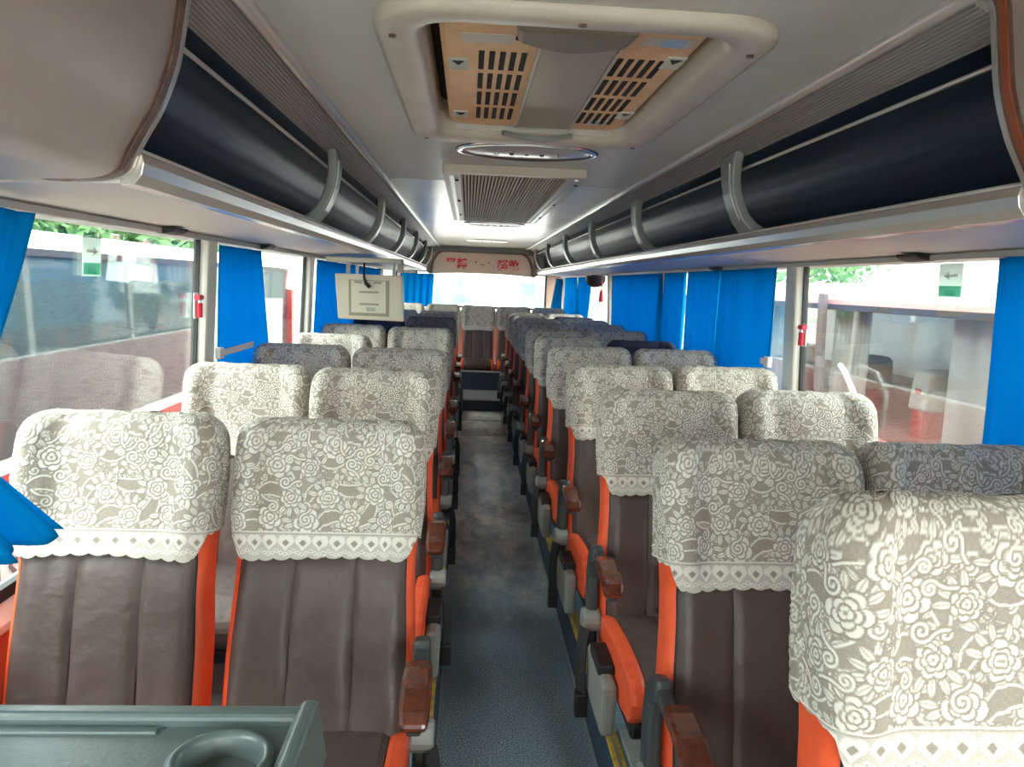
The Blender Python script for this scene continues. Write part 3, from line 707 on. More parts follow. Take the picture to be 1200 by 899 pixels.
# ---- seat back surface: rounded cross-section with forward side wings at head height
BH, BT = .665, .052
sst = lambda a, b, x: (lambda t: t * t * (3 - 2 * t))(np.clip((x - a) / (b - a), 0, 1))
def half_w(z):
    return .204 - .007 * sst(.15, .33, z) + .007 * sst(.36, .50, z) - .004 * sst(.58, .66, z)
def back_pt(th, z, off=0., dome=None):
    """th: 0..2pi around (pi*1.5 = front middle, facing -Y);  returns x,y arrays"""
    w = half_w(z) + np.minimum(off, .012) * .55; t = BT + off
    c, s_ = np.cos(th), np.sin(th)
    n = 2 / 5.0
    ux = np.sign(c) * np.abs(c) ** n; uy = np.sign(s_) * np.abs(s_) ** n
    if dome is None: fx, fy = 1., 1.
    else: fx, fy = (w - t * (1 - np.cos(dome)) * .85) / w, np.cos(dome)
    x = ux * w * fx; y = BT + uy * t * fy
    front = np.clip(-s_, 0, 1) ** .5
    wing = (.050 * sst(.34, .46, z) * (1 - .55 * sst(.60, .665, z)) + .012 * (1 - sst(.30, .42, z)))
    y = y - wing * sst(.50, .86, np.abs(ux)) * front * (fy if dome is not None else 1.)
    y = y - .012 * np.exp(-((z - .50) / .09) ** 2) * (1 - np.abs(ux) ** 2) * front * 0
    return x, y
# shell (orange)
ths = np.linspace(0, 2 * PI, 57)[:-1]
loops = []
zs = list(np.linspace(-.03, BH - BT, 22))
for z in zs:
    x, y = back_pt(ths, z); loops.append([(a, b, z) for a, b in zip(x, y)])
for d in np.linspace(0, PI / 2, 7)[1:]:
    dd = min(d, PI / 2 - .03); x, y = back_pt(ths, BH - BT, dome=dd); z = BH - BT + BT * math.sin(dd); loops.append([(a, b, z) for a, b in zip(x, y)])
ME_shell = MB().ring_loops([loops[0]], True).ring_loops(loops, True).mesh('back_shell', 'orange', True)
# brown front panels
def front_y(x, z):
    ux = np.clip(np.abs(x) / half_w(z), 0, 1)
    wing = (.050 * sst(.34, .46, z) * (1 - .55 * sst(.60, .665, z)) + .012 * (1 - sst(.30, .42, z)))
    s_ = (1 - ux ** 5) ** (1 / 5.)
    th_s = (s_ ** 2.5)
    return BT - s_ * BT - wing * sst(.50, .86, ux) * np.clip(th_s, 0, 1) ** .5
panels = []
for k, (a, b) in enumerate(((-.186, -.066), (-.066, .072), (.072, .186))):
    nx, nz = 13, 20
    u = np.linspace(0, 1, nx); v = np.linspace(0, 1, nz); U, V = np.meshgrid(u, v)
    Z = -.02 + .47 * V; X = (a + (b - a) * U) * (half_w(Z) / .206)
    e = np.minimum(U, 1 - U) * 2
    puff = (.010 * np.clip(1 - (1 - e) ** 7, 0, 1) + .004 * np.sin(V * PI)) * (1 - sst(.33, .40, Z)) + .0025
    wr = .003 * np.sin(9 * V + 5 * U + k) * np.exp(-((V - .15) / .25) ** 2)
    Y = front_y(X, Z) - puff - wr
    panels.append(MB().grid(np.stack([X, Y, Z], -1)).mesh('back_panel', 'brown', True))
# piping along the brown edge
pipes = []
for sx in (-1, 1):
    pts = [(sx * .186 * half_w(z) / .206, float(front_y(np.array(sx * .186 * half_w(z) / .206), z)) - .001, z) for z in np.linspace(-.02, .42, 14)]
    pipes.append(MB().tube(pts, .0032, 6).mesh('piping', 'black', True))
# lace cover
NF, NB_ = 330, 120
fr_a = np.linspace(0, 1, NF)
def arc_cols():
    # front half th from pi to 2pi, resampled by arc length at head height; back half coarser
    t = np.linspace(PI, 2 * PI, 4000); x, y = back_pt(t, .50, .006)
    s_ = np.concatenate([[0], np.cumsum(np.hypot(np.diff(x), np.diff(y)))])
    tf = np.interp(np.linspace(0, s_[-1], NF), s_, t)
    pf = np.linspace(-s_[-1] / 2, s_[-1] / 2, NF)
    t2 = np.linspace(0, PI, 4000); x, y = back_pt(t2, .50, .006)
    s2 = np.concatenate([[0], np.cumsum(np.hypot(np.diff(x), np.diff(y)))])
    tb = np.interp(np.linspace(0, s2[-1], NB_ + 2)[1:-1], s2, t2)
    pb = s_[-1] / 2 + np.linspace(0, s2[-1], NB_ + 2)[1:-1]
    return np.concatenate([tf, tb + 2 * PI]), np.concatenate([pf, pb])
TH, PP = arc_cols()
def make_cover(hem_front, seed, droop):
    r2 = np.random.default_rng(seed)
    ncol = len(TH)
    # distance of each column from the front face: 0 front, 1 sides/back
    edge = np.clip((np.abs(PP) - .185) / .05, 0, 1); edge[PP > .235 + .0] = 1
    hem = hem_front + .055 * sst(0, 1, edge)
    scal = .006 * np.abs(np.cos((PP + .30 + .015) / HP * PI)) ** .7
    hem = hem - scal + .004 * np.sin(PP * 14 + seed) * droop
    NR, ND = 190, 26
    V = np.linspace(0, 1, NR)
    zt = BH - BT
    rowsX, rowsY, rowsZ, Q = [], [], [], []
    for v in V:
        z = hem + (zt - hem) * v
        off = .012 + .012 * (1 - v) ** 4
        x, y = back_pt(TH, z, off)
        rowsX.append(x); rowsY.append(y); rowsZ.append(z); Q.append((z - hem_front) + .0065)
    for d in np.linspace(0, PI / 2, ND)[1:]:
        dd = min(d, PI / 2 - .01)
        x, y = back_pt(TH, np.full(ncol, zt), .012, dome=dd); z = np.full(ncol, zt + (BT + .012) * math.sin(dd))
        rowsX.append(x); rowsY.append(y); rowsZ.append(z); Q.append(np.full(ncol, zt - hem_front + .0065 + (BT + .008) * d * .9))
    X, Y, Z, Q = map(np.array, (rowsX, rowsY, rowsZ, Q))
    Pm = np.broadcast_to(PP, X.shape)
    L = lace_at(Pm + .013 * seed, np.clip(Q, 0, .60))
    # wrinkles
    ph = r2.uniform(0, 6, 6)
    wr = .0022 * np.sin(Pm * 22 + ph[0] + 6 * Z) * np.sin(Z * 15 + ph[1]) + .0013 * np.sin(Pm * 55 + Z * 30 + ph[2]) + .0025 * np.exp(-((np.abs(Pm) - .145) / .012) ** 2) * np.sin(Z * 40 + ph[3])
    # sag between wings
    cx, cy = X.mean(), BT
    nxv = np.gradient(Y, axis=1); nyv = -np.gradient(X, axis=1); ln = np.hypot(nxv, nyv) + 1e-9
    damp = np.ones((X.shape[0], 1)); damp[-(ND - 1):, 0] = np.cos(np.linspace(0, PI / 2, ND))[1:]
    amt = wr + .0014 * L
    X = X + nxv / ln * amt * damp; Y = Y + nyv / ln * amt * damp
    Z = Z + (1 - damp) * (wr * .8 + .0014 * L)
    V_ = np.stack([X, Y, Z], -1).reshape(-1, 3)
    nr = X.shape[0]
    i = np.arange(nr - 1)[:, None] * ncol; j = np.arange(ncol)[None, :]; j1 = (j + 1) % ncol
    Fq = np.stack([i + j, i + j1, i + ncol + j1, i + ncol + j], -1).reshape(-1, 4)
    me = bpy.data.meshes.new('headrest_cover')
    me.vertices.add(len(V_)); me.vertices.foreach_set('co', V_.ravel())
    me.loops.add(Fq.size); me.loops.foreach_set('vertex_index', Fq.ravel().astype(np.int32))
    me.polygons.add(len(Fq)); me.polygons.foreach_set('loop_start', np.arange(0, Fq.size, 4, dtype=np.int32))
    me.polygons.foreach_set('use_smooth', np.ones(len(Fq), dtype=bool))
    me.update(calc_edges=True); me.validate()
    at = me.attributes.new('lace', 'FLOAT', 'POINT'); at.data.foreach_set('value', L.ravel().astype(np.float32))
    me.materials.append(MT['lace'])
    return me
COVERS = [make_cover(.362, 1, 1), make_cover(.372, 2, 1.4)]

# ---- cushion, frame, armrest
cush = []
for y, z in ((.03, .0), (.035, -.09), (-.10, -.115), (-.30, -.115), (-.405, -.10), (-.437, -.07), (-.445, -.03), (-.435, .0), (-.405, .022), (-.33, .032), (-.2, .03), (-.08, .018)): cush.append((y, z))
ME_cush = MB().prism_x(cush, -.165, .165).mesh('seat_cushion', 'brown')
cs = [(y * .985 - .002, z * .97 - .002) for y, z in cush]
ME_side = {s: MB().prism_x(cs, s * .160, s * .202).mesh('cushion_side', 'orange') for s in (-1, 1)}
ME_seam = MB().tube([(-.06, -.05, .021), (-.06, -.2, .0315), (-.06, -.33, .0335), (-.06, -.40, .0245)], .002, 5).mesh('seam', 'black')
ME_pan = MB().box(-.19, .19, -.40, .06, -.145, -.10).mesh('seat_pan', 'black')
ME_leg = MB().prism_y([(-.05, -.145), (.05, -.145), (.042, -.315), (-.042, -.315)], -.26, -.16).mesh('pedestal', 'grey_metal')
ME_foot = MB().box(-.075, .075, -.32, -.08, -.32, -.308).mesh('foot_plate', 'grey_metal')
def arm_meshes(s):
    x = s * .225
    sup = MB().sweep([(x, .02, -.10), (x, .035, .03), (x, .04, .11), (x, .03, .16), (x, .005, .19), (x, -.04, .200)], (1, 0, 0), .034, .05).mesh('armrest_support', 'dark_plastic')
    bar = MB().sweep([(x, -.02, .194), (x, -.10, .190), (x, -.20, .180), (x, -.27, .168)], (1, 0, 0), .03, .03).mesh('armrest_bar', 'dark_plastic')
    pad = MB().sweep([(x, -.115, .213), (x, -.15, .214), (x, -.21, .206), (x, -.265, .194), (x, -.285, .176)], (1, 0, 0), [.05, .056, .058, .056, .048], .026).mesh('armrest_pad', 'wood')
    cov = MB().box(s * .205, s * .245, -.30, -.05, -.20, -.055).mesh('side_cover', 'side_plastic')
    lat = MB().box(s * .203, s * .247, -.24, -.10, -.062, -.032).mesh('latch_housing', 'black')
    btn = MB().box(s * .244, s * .249, -.20, -.185, -.052, -.042).box(s * .244, s * .249, -.17, -.155, -.052, -.042).mesh('latch_screw', 'chrome')
    strap = MB().sweep([(s * .25, -.02, -.03), (s * .262, -.05, -.08), (s * .265, -.07, -.15), (s * .262, -.08, -.20)], (.55 * s, 1, 0), .045, .005).mesh('belt_strap', 'belt')
    tongue = MB().box(s * .243, s * .279, -.100, -.060, -.265, -.195).mesh('belt_tongue', 'black')
    knuckle = MB().tube([(s * .20, .02, -.02), (s * .255, .02, -.02)], .035, 14).mesh('hinge_cover', 'side_plastic')
    return [('armrest_support', sup, .01), ('armrest_bar', bar, .008), ('armrest_pad', pad, .009), ('side_cover', cov, .012), ('latch_housing', lat, .005), ('latch_screw', btn, 0), ('belt_strap', strap, 0), ('belt_tongue', tongue, .004), ('hinge_cover', knuckle, .008)]
ARM = {s: arm_meshes(s) for s in (-1, 1)}
ME_buck = MB().tube([(0, 0, 0), (0, -.012, .05), (0, -.02, .075)], [.017, .02, .022], 12).mesh('buckle_body', 'black')
ME_bcap = MB().tube([(0, -.016, .062), (0, -.024, .088)], [.024, .022], 14).mesh('buckle_cap', 'grey_metal')
ME_bstrap = MB().sweep([(-.05, -.03, .036), (0, -.06, .04), (.06, -.05, .038), (.12, -.02, .036)], (0, 1, .1), .03, .005).mesh('lap_belt', 'belt')

PIV = .32
def seat_proto(aisle):                # aisle: -1 / +1 armrest side, 0 none
    root = empty('coach_seat')
    def pt(name, me, loc, bevel=0, parent=root):
        return mkobj(name, me, parent, bevel, 2, loc)
    b = pt('backrest', ME_shell, (0, 0, PIV))
    for me in panels: pt('back_panel', me, (0, 0, 0), 0, b)
    for me in pipes: pt('piping', me, (0, 0, 0), 0, b)
    pt('headrest_cover', COVERS[0], (0, 0, 0), 0, b)
    c = pt('seat_cushion', ME_cush, (0, 0, PIV), .018)
    pt('seam', ME_seam, (0, 0, 0), 0, c)
    for s in (-1, 1): pt('cushion_side', ME_side[s], (0, 0, PIV), .014)
    pt('seat_pan', ME_pan, (0, 0, PIV), .01); pt('pedestal', ME_leg, (aisle * .07, 0, PIV), .008); pt('foot_plate', ME_foot, (aisle * .07, 0, PIV), .003)
    if aisle:
        for n_, me, bv in ARM[aisle]: pt(n_, me, (0, 0, PIV), bv)
    return root
PROTO = {a: seat_proto(a) for a in (-1, 0, 1)}
ORD = ['first', 'second', 'third', 'fourth', 'fifth', 'sixth', 'seventh', 'eighth', 'ninth', 'tenth', 'eleventh']
used = {-1: 0, 0: 0, 1: 0}
def place_seat(x, d, aisle, label, group, lean=11., cover='lace', variant=0, z=PZ, turn=0, buckle=False):
    o = PROTO[aisle] if not used[aisle] else copy_tree(PROTO[aisle])
    used[aisle] += 1
    o.location = (x, d - BH * math.sin(math.radians(lean)), z); o.rotation_euler = (0, 0, math.radians(turn))
    tag(o, label, 'seat', group)
    for ch in o.children:
        if ch.name.startswith('backrest'):
            ch.rotation_euler = (-math.radians(lean), 0, 0)
            for g in ch.children:
                if g.name.startswith('headrest_cover'):
                    g.data = COVERS[variant]
                    g.material_slots[0].link = 'OBJECT'; g.material_slots[0].material = MT[cover]
    if abs(z - PZ - .055) < .001: MB().box(-.10, .10, -.34, -.06, -.055, 0).build('plinth', 'grey_metal', o)
    if buckle:
        bk = mkobj('buckle_body', ME_buck, o, 0, 2, (.09, -.05, PIV + .03)); mkobj('buckle_cap', ME_bcap, bk); mkobj('lap_belt', ME_bstrap, o, 0, 2, (.0, -.01, PIV))
    return o

CV = {'lace': 'white lace', 'lace_grey': 'grey lace', 'navy_cloth': 'navy cloth'}
XR_A, XR_W = .437, .875
XL_A, XL_W = -.483, -.920
#           d     lean_a lean_w cover_a      cover_w
right = [(.845, 6, 9, 'lace', 'lace'), (1.54, 13, 13, 'lace', 'lace'), (2.28, 12, 9, 'lace', 'lace'), (3.04, 13, 11, 'lace', 'lace'), (3.82, 9, 10, 'lace', 'lace'),
         (4.58, 10, 14, 'lace', 'navy_cloth'), (5.33, 11, 9, 'lace', 'lace'), (6.10, 10, 8, 'lace', 'lace'), (6.85, 9, 8, 'lace', 'lace'), (7.60, 11, 11, 'lace', 'navy_cloth'), (8.35, 11, 11, 'lace', 'lace')]
for i, (d, la, lw_, ca, cw) in enumerate(right):
    place_seat(XR_A + (.012 if i == 0 else 0), d, -1, 'brown aisle seat with %s cover, %s row from the front, across from the monitor' % (CV[ca], ORD[i]), 'aisle seats across from the monitor', la, ca, i % 2, buckle=(i == 2), z=PZ + (.055 if i == 0 else 0))
    place_seat(XR_W + (.014 if i == 0 else 0), d + .01, 0, 'brown window seat with %s cover, %s row from the front, across from the monitor' % (CV[cw], ORD[i]), 'window seats across from the monitor', lw_, cw, (i + 1) % 2, z=PZ + (.055 if i == 0 else 0))
left = [(1.75, 1.67, 18, 13, 'lace', 'lace'), (2.55, 2.64, 10, 12, 'lace', 'lace'), (3.48, 3.46, 13, 11, 'lace', 'lace'), (4.52, 4.25, 34, 13, 'lace', 'lace'), (5.00, 5.02, 11, 9, 'lace', 'lace'),
        (6.50, 6.50, 10, 12, 'lace_grey', 'navy_cloth'), (7.35, 7.36, 14, 13, 'lace', 'lace'), (8.20, 8.21, 14, 13, 'lace', 'lace')]
for i, (d, dw, la, lw_, ca, cw) in enumerate(left):
    place_seat(XL_A, d, 1, 'brown aisle seat with %s cover, %s row behind the cup holder console' % (CV[ca], ORD[i]), 'aisle seats on the monitor side', la, ca, i % 2)
    place_seat(XL_W, dw, 0, 'brown window seat with %s cover, %s row behind the cup holder console' % (CV[cw], ORD[i]), 'window seats on the monitor side', lw_, cw, (i + 1) % 2)
rear_lab = ['rear bench seat in the corner on the monitor side', 'rear bench seat next to the corner, monitor side', 'rear bench seat facing straight down the aisle', 'rear bench seat next to the corner, away from the monitor', 'rear bench seat in the corner away from the monitor']
for i, x in enumerate((-.935, -.492, -.05, .392, .835)):
    s_ = place_seat(x, 9.66, 0, 'brown lace covered ' + rear_lab[i], 'rear bench seats', 9, 'lace', i % 2, z=.135)
    for ch in list(s_.children):
        if ch.name.split('.')[0] in ('pedestal', 'foot_plate'): bpy.data.objects.remove(ch)

# ================================================================== CONSOLE WITH CUP HOLDER
co = empty('cup_holder_console', (-.72, .72, PZ)); tag(co, 'dark green grey moulded console with a round cup holder', 'console')
def cp_(mb, name, m, parent=None, **k):
    mb.v = [(x + .72, y - .72, z - PZ) for x, y, z in mb.v]; return mb.build(name, m, parent or co, **k)
CZ = .835
ccx, ccy, cr0 = -.455, .842, .046
# top plate with a round hole: ring from circle to rectangle
def plate(x0, x1, y0, y1, cx, cy, r, z0, z1):
    n = 48; mb = MB(); inner = []; outer = []
    for k in range(n):
        a = 2 * PI * k / n; c, s_ = math.cos(a), math.sin(a); inner.append((cx + r * c, cy + r * s_))
        t = min(((x1 - cx) / c if c > 1e-9 else (x0 - cx) / c if c < -1e-9 else 9e9), ((y1 - cy) / s_ if s_ > 1e-9 else (y0 - cy) / s_ if s_ < -1e-9 else 9e9))
        outer.append((cx + t * c, cy + t * s_))
    mb.ring_loops([[(x, y, z1) for x, y in outer], [(x, y, z1) for x, y in inner], [(x, y, z0) for x, y in inner], [(x, y, z0) for x, y in outer]])
    return mb
mb = plate(-.545, -.385, .70, .925, ccx, ccy, cr0, CZ - .02, CZ); mb.box(-1.13, -.545, .45, .925, CZ - .02, CZ); mb.box(-.545, -.385, .45, .70, CZ - .02, CZ)
top = cp_(mb, 'console_top', 'console')
cp_(MB().ring_loops([[(ccx + r_ * math.cos(2 * PI * k / 40), ccy + r_ * math.sin(2 * PI * k / 40), z) for k in range(40)] for r_, z in ((.061, CZ - .001), (.060, CZ + .007), (.055, CZ + .011), (.050, CZ + .010), (.046, CZ + .004), (.043, CZ - .06), (.042, CZ - .075))], True), 'cup_holder', 'console', smooth=True)
cp_(MB().box(-1.13, -.37, .918, .945, CZ - .06, CZ + .016), 'rear_rim', 'console', bevel=.008, seg=3)
cp_(MB().box(-1.13, -.55, .900, .912, CZ - .002, CZ + .004), 'rim_bead', 'console', bevel=.002)
cp_(MB().prism_y([(-.392, CZ - .06), (-.392, CZ + .004), (-.380, CZ + .021), (-.362, CZ + .021), (-.350, CZ - .06)], .45, .95), 'side_rim', 'console', bevel=.006, seg=3)
cp_(MB().box(-1.13, -.37, .47, .93, PZ, CZ - .02), 'console_body', 'console', bevel=.01)

# ================================================================== CURTAINS
def curtain(s, label, group, top, bot, zt, zb, pleats, amp=.018, waist=None, xtop=1.135, xbot=None, wav=0, mid_in=0, hem=0):
    """top/bot = (y0,y1) spans;  waist=(z, y0, y1)"""
    nu, nv = max(24, pleats * 10), 30
    U, V = np.meshgrid(np.linspace(0, 1, nu), np.linspace(0, 1, nv))
    Z = zb + (zt - zb) * V
    Y0 = bot[0] + (top[0] - bot[0]) * V; Y1 = bot[1] + (top[1] - bot[1]) * V
    if waist:
        wz, w0, w1 = waist; k = (wz - zb) / (zt - zb)
        up = sst(k, 1, V); dn = sst(k, 0, V) if k > 0 else 0 * V
        Y0 = np.where(V >= k, w0 + (top[0] - w0) * ((V - k) / (1 - k)) ** .8, w0 + (bot[0] - w0) * np.clip((k - V) / k, 0, 1))
        Y1 = np.where(V >= k, w1 + (top[1] - w1) * np.clip((V - k) / (1 - k), 0, 1) ** .8, w1 + (bot[1] - w1) * np.clip((k - V) / k, 0, 1))
    Y = Y0 + (Y1 - Y0) * U
    ph = rng.uniform(0, 6)
    fold = np.sin(U * pleats * 2 * PI + ph + .7 * np.sin(7 * U + ph) + .5 * np.sin(3 * V + ph)) + .35 * np.sin(U * pleats * 4.3 * PI + 2 * ph)
    xb = xbot if xbot is not None else xtop
    X = xb + (xtop - xb) * V + amp * fold * (.55 + .45 * (1 - V)) - mid_in * np.sin(V * PI)
    Z = Z + hem * U * (1 - V) + .006 * np.sin(U * pleats * 2 * PI + ph) * (1 - V)
    o = MB().grid(np.stack([s * X, Y, Z], -1)).build('curtain', 'curtain', smooth=True)
    sm = o.modifiers.new('thickness', 'SOLIDIFY'); sm.thickness = .003
    return tag(o, label, 'curtain', group)
GL, GR = 'blue curtains on the monitor side', 'blue curtains across from the monitor'
# near left, tied back, bottom flares into the cabin
curtain(-1, 'bright blue curtain tied back beside the first window seat, hem flaring out', GL, (1.02, 1.66), (.95, 1.50), 1.505, .925, 5, .02, waist=(1.14, .98, 1.27), xtop=1.08, xbot=.955, hem=-.03)
c1 = curtain(-1, 'bright blue curtain held by a white clip beside the second window seat', GL, (2.99, 3.60), (3.0, 3.86), 1.505, .90, 3, .011, xtop=1.133, xbot=1.16)
curtain(-1, 'blue curtain hanging behind the flip-down monitor', GL, (4.88, 6.5), (4.88, 6.6), 1.505, .85, 8, .011, xtop=1.133, xbot=1.16)
curtain(-1, 'blue curtain between the monitor and the rear corner', GL, (6.75, 8.4), (6.75, 8.4), 1.505, .85, 8, .011, xtop=1.133, xbot=1.16)
curtain(1, 'blue curtain edge beside the first window seat across from the monitor', GR, (.98, 1.87), (.98, 1.85), 1.512, .80, 6, .022, xtop=1.125)
curtain(1, 'smooth bright blue curtain panel beside the cream window pillar with a white clip', GR, (3.16, 3.64), (3.15, 3.58), 1.512, .80, 2, .016, xtop=1.105)
curtain(1, 'dark folded blue curtain between two smooth panels across from the monitor', GR, (3.67, 3.93), (3.61, 3.93), 1.512, .80, 3, .024, xtop=1.12)
curtain(1, 'deep blue curtain panel drawn across the window past the pillar', GR, (3.95, 4.55), (3.95, 4.52), 1.512, .80, 4, .018, xtop=1.125)
curtain(1, 'pleated blue curtain over the middle of the long side window', GR, (4.60, 6.32), (4.58, 6.32), 1.512, .80, 11, .026, xtop=1.125)
curtain(1, 'narrow light blue curtain just in front of the bare window strip', GR, (6.38, 7.05), (6.36, 7.05), 1.512, .80, 4, .015)
curtain(1, 'pleated blue curtain at the rear corner away from the monitor', GR, (8.3, 10.55), (8.5, 10.55), 1.512, .80, 12, .02)
# rear corner curtains, hung across the back corners
def corner_curtain(x0, x1, x0b, x1b, label, group):
    nu, nv = 60, 14
    U, V = np.meshgrid(np.linspace(0, 1, nu), np.linspace(0, 1, nv))
    X = (x0b + (x0 - x0b) * V) * (1 - U) + (x1b + (x1 - x1b) * V) * U
    Y = 10.72 + .03 * np.sin(U * 30) ; Z = 1.045 + (1.50 - 1.045) * V
    o = MB().grid(np.stack([X, Y, Z], -1)).build('curtain', 'curtain', smooth=True)
    sm = o.modifiers.new('thickness', 'SOLIDIFY'); sm.thickness = .003
    tag(o, label, 'curtain', group)
corner_curtain(-1.12, -.66, -1.12, -.68, 'blue curtain beside the rear window on the monitor side', GL)
corner_curtain(1.03, 1.12, .96, 1.12, 'blue curtain beside the rear window away from the monitor', GR)
def clip(x, y0, y1, z, label):
    e = empty('curtain_clip', (x, y0, z)); tag(e, label, 'curtain clip', 'white curtain clips')
    s = 1 if x > 0 else -1
    MB().box(0, -s * .02, 0, .05, -.022, .022).build('clip_body', 'white', e, bevel=.004)
    MB().box(-s * .012, -s * .02, .05, y1 - y0, -.013, .013).build('clip_strap', 'white', e, bevel=.003)
clip(-1.135, 2.96, 3.42, 1.095, 'white strap clip across the blue curtain by the second window seat')
clip(1.075, 3.085, 3.17, 1.12, 'white clip at the edge of the blue curtain by the cream pillar')

# ================================================================== MONITOR
tv = empty('flip_down_monitor', (-.80, 4.9, 1.55)); tag(tv, 'cream flip-down monitor hanging under the luggage rack with a black cable', 'monitor')
tx = lambda mb: (setattr(mb, 'v', [(x + .80, y - 4.9, z - 1.55) for x, y, z in mb.v]), mb)[1]
tx(MB().prism_y([(-1.06, 1.526), (-.60, 1.526), (-.60, 1.498), (-1.06, 1.494)], 4.80, 4.98)).build('mount', 'tv', tv, bevel=.008)
tx(MB().box(-.63, -.595, 4.86, 4.93, 1.44, 1.528)).build('mount_bracket', 'light_plastic', tv, bevel=.006)
tx(MB().box(-.66, -.645, 4.90, 4.93, 1.36, 1.50).box(-.95, -.93, 4.90, 4.93, 1.36, 1.50)).build('hinge', 'light_plastic', tv)
sc = tx(MB().add([(-1.015, 4.87, 1.425), (-.598, 4.87, 1.425), (-.585, 4.91, 1.137), (-1.0, 4.91, 1.142), (-1.015, 4.925, 1.425), (-.598, 4.925, 1.425), (-.585, 4.965, 1.137), (-1.0, 4.965, 1.142)],
         [(0, 1, 2, 3), (7, 6, 5, 4), (0, 4, 5, 1), (1, 5, 6, 2), (2, 6, 7, 3), (3, 7, 4, 0)])).build('screen_case', 'tv', tv, bevel=.008)
def tvp(x0, x1, z0, z1, d=.003):
    yy = lambda z: 4.87 + (1.425 - z) / .288 * .04
    return tx(MB().add([(x0, yy(z1) - d, z1), (x1, yy(z1) - d, z1), (x1, yy(z0) - d, z0), (x0, yy(z0) - d, z0), (x0, yy(z1) + .01, z1), (x1, yy(z1) + .01, z1), (x1, yy(z0) + .01, z0), (x0, yy(z0) + .01, z0)],
                       [(0, 1, 2, 3), (7, 6, 5, 4), (0, 4, 5, 1), (1, 5, 6, 2), (2, 6, 7, 3), (3, 7, 4, 0)]))
tvp(-.93, -.68, 1.165, 1.39).build('recess_border', 'tv_dark', sc)
tvp(-.915, -.70, 1.185, 1.385, .005).build('back_plate', 'tv', sc)
for x0, x1, z in ((-.895, -.845, 1.375), (-.775, -.725, 1.375), (-.865, -.745, 1.315), (-.862, -.742, 1.24)): tvp(x0, x1, z - .006, z + .006, .008).build('vent_slot', 'tv_dark', sc)
tvp(-.82, -.765, 1.195, 1.222, .007).build('rating_plate', 'light_plastic', sc)
tx(MB().tube([(-.835, 4.885, 1.505), (-.835, 4.86, 1.45), (-.832, 4.855, 1.40), (-.82, 4.85, 1.37), (-.795, 4.85, 1.345)], [.006, .006, .008, .012, .012], 8)).build('cable', 'black', tv, smooth=True)

# ================================================================== WINDOW LABELS, HAMMERS, SMALL THINGS
def sticker(s, y0, y1, z0, z1, label):
    x = s * (wx((z0 + z1) / 2) - .004)
    e = empty('exit_sticker', (x, (y0 + y1) / 2, z0)); tag(e, label, 'sticker', 'pale exit stickers on the windows')
    w = (y1 - y0) / 2; hh = z1 - z0
    lean = -.045 * s
    def pl(ya, yb, za, zb, m, d, n_):
        o = MB().box(-s * d, -s * (d + .001), ya, yb, za, zb).build(n_, m, e)
        o.rotation_euler = (0, lean, 0)
    pl(-w, w, 0, hh, 'label', 0, 'sticker_sheet')
    pl(-w * .9, w * .9, hh * .04, hh * .34, curtain_mat('mint_band', srgb(150, 228, 206), srgb(160, 236, 216)), .001, 'mint_band')
    pl(-w, w, hh * .985, hh, 'gasket', .001, 'sticker_border'); 
    for zf in (.19, .07):
        me = text_mesh('安全出口', hh * .12, .0004, 'teal'); o = mkobj('lettering', me, e, loc=(-s * .0025, 0, hh * zf))
        o.rotation_euler = (PI / 2, 0, -s * PI / 2)
    me = MB()
    aw = [(-.6, .0), (.1, .0), (.1, -.25), (.6, .12), (.1, .5), (.1, .25), (-.6, .25)]
    o = MB().prism_x([(a * w, hh * .6 + b * hh * .3) for a, b in aw], -s * .001, -s * .002).build('arrow', 'white', e); o.rotation_euler = (0, lean, 0)
sticker(-1, 2.01, 2.108, 1.378, 1.478, 'pale green exit sticker on the first monitor-side window')
sticker(1, 2.03, 2.137, 1.41, 1.505, 'pale green exit sticker on the window away from the monitor')
def hammer(s, y, z0, z1, label):
    e = empty('emergency_hammer', (s * (wx(z0) - .012), y, z0)); tag(e, label, 'hammer', 'red emergency hammers')
    hh = z1 - z0
    MB().box(0, -s * .006, -.02, .02, -.004, hh).build('holder', 'white', e, bevel=.003)
    MB().tube([(-s * .014, 0, .0), (-s * .014, 0, hh * .6)], .013, 10).build('handle', 'hammer', e)
    MB().tube([(-s * .014, -.022, hh * .82), (-s * .014, .022, hh * .82)], .011, 10).build('hammer_head', 'hammer', e)
    MB().tube([(-s * .014, 0, hh * .6), (-s * .014, 0, hh * .8)], .006, 8).build('shaft', 'chrome', e)
hammer(-1, 2.815, 1.238, 1.325, 'small red emergency hammer beside the pillar on the monitor side')
hammer(1, 2.985, 1.203, 1.29, 'small red emergency hammer beside the pillar across from the monitor')
e = empty('round_speaker', (1.06, 7.55, 1.465)); tag(e, 'black half-round fitting under the rack by the bare window strip', 'speaker')
MB().ring_loops([[(r_ * math.cos(2 * PI * k / 20), r_ * math.sin(2 * PI * k / 20), z) for k in range(20)] for r_, z in ((.10, .045), (.098, .0), (.075, -.045), (.03, -.065))], True).build('dome', 'black', e, smooth=True)
MB().tube([(0, 0, .04), (0, 0, .055)], .04, 12).build('stalk', 'black', e)
e = empty('red_tassel', (1.10, 7.42, 1.26)); tag(e, 'red knotted tassel hanging beside the bare window strip', 'tassel')
MB().tube([(0, 0, .26), (0, 0, .2)], .003, 6).build('cord', 'hammer', e)
MB().add([(0, -.035, .165), (0, 0, .205), (0, .035, .165), (0, 0, .125), (-.012, 0, .165), (.012, 0, .165)], [(0, 1, 4), (1, 2, 4), (2, 3, 4), (3, 0, 4), (1, 0, 5), (2, 1, 5), (3, 2, 5), (0, 3, 5)]).build('knot', 'hammer', e)
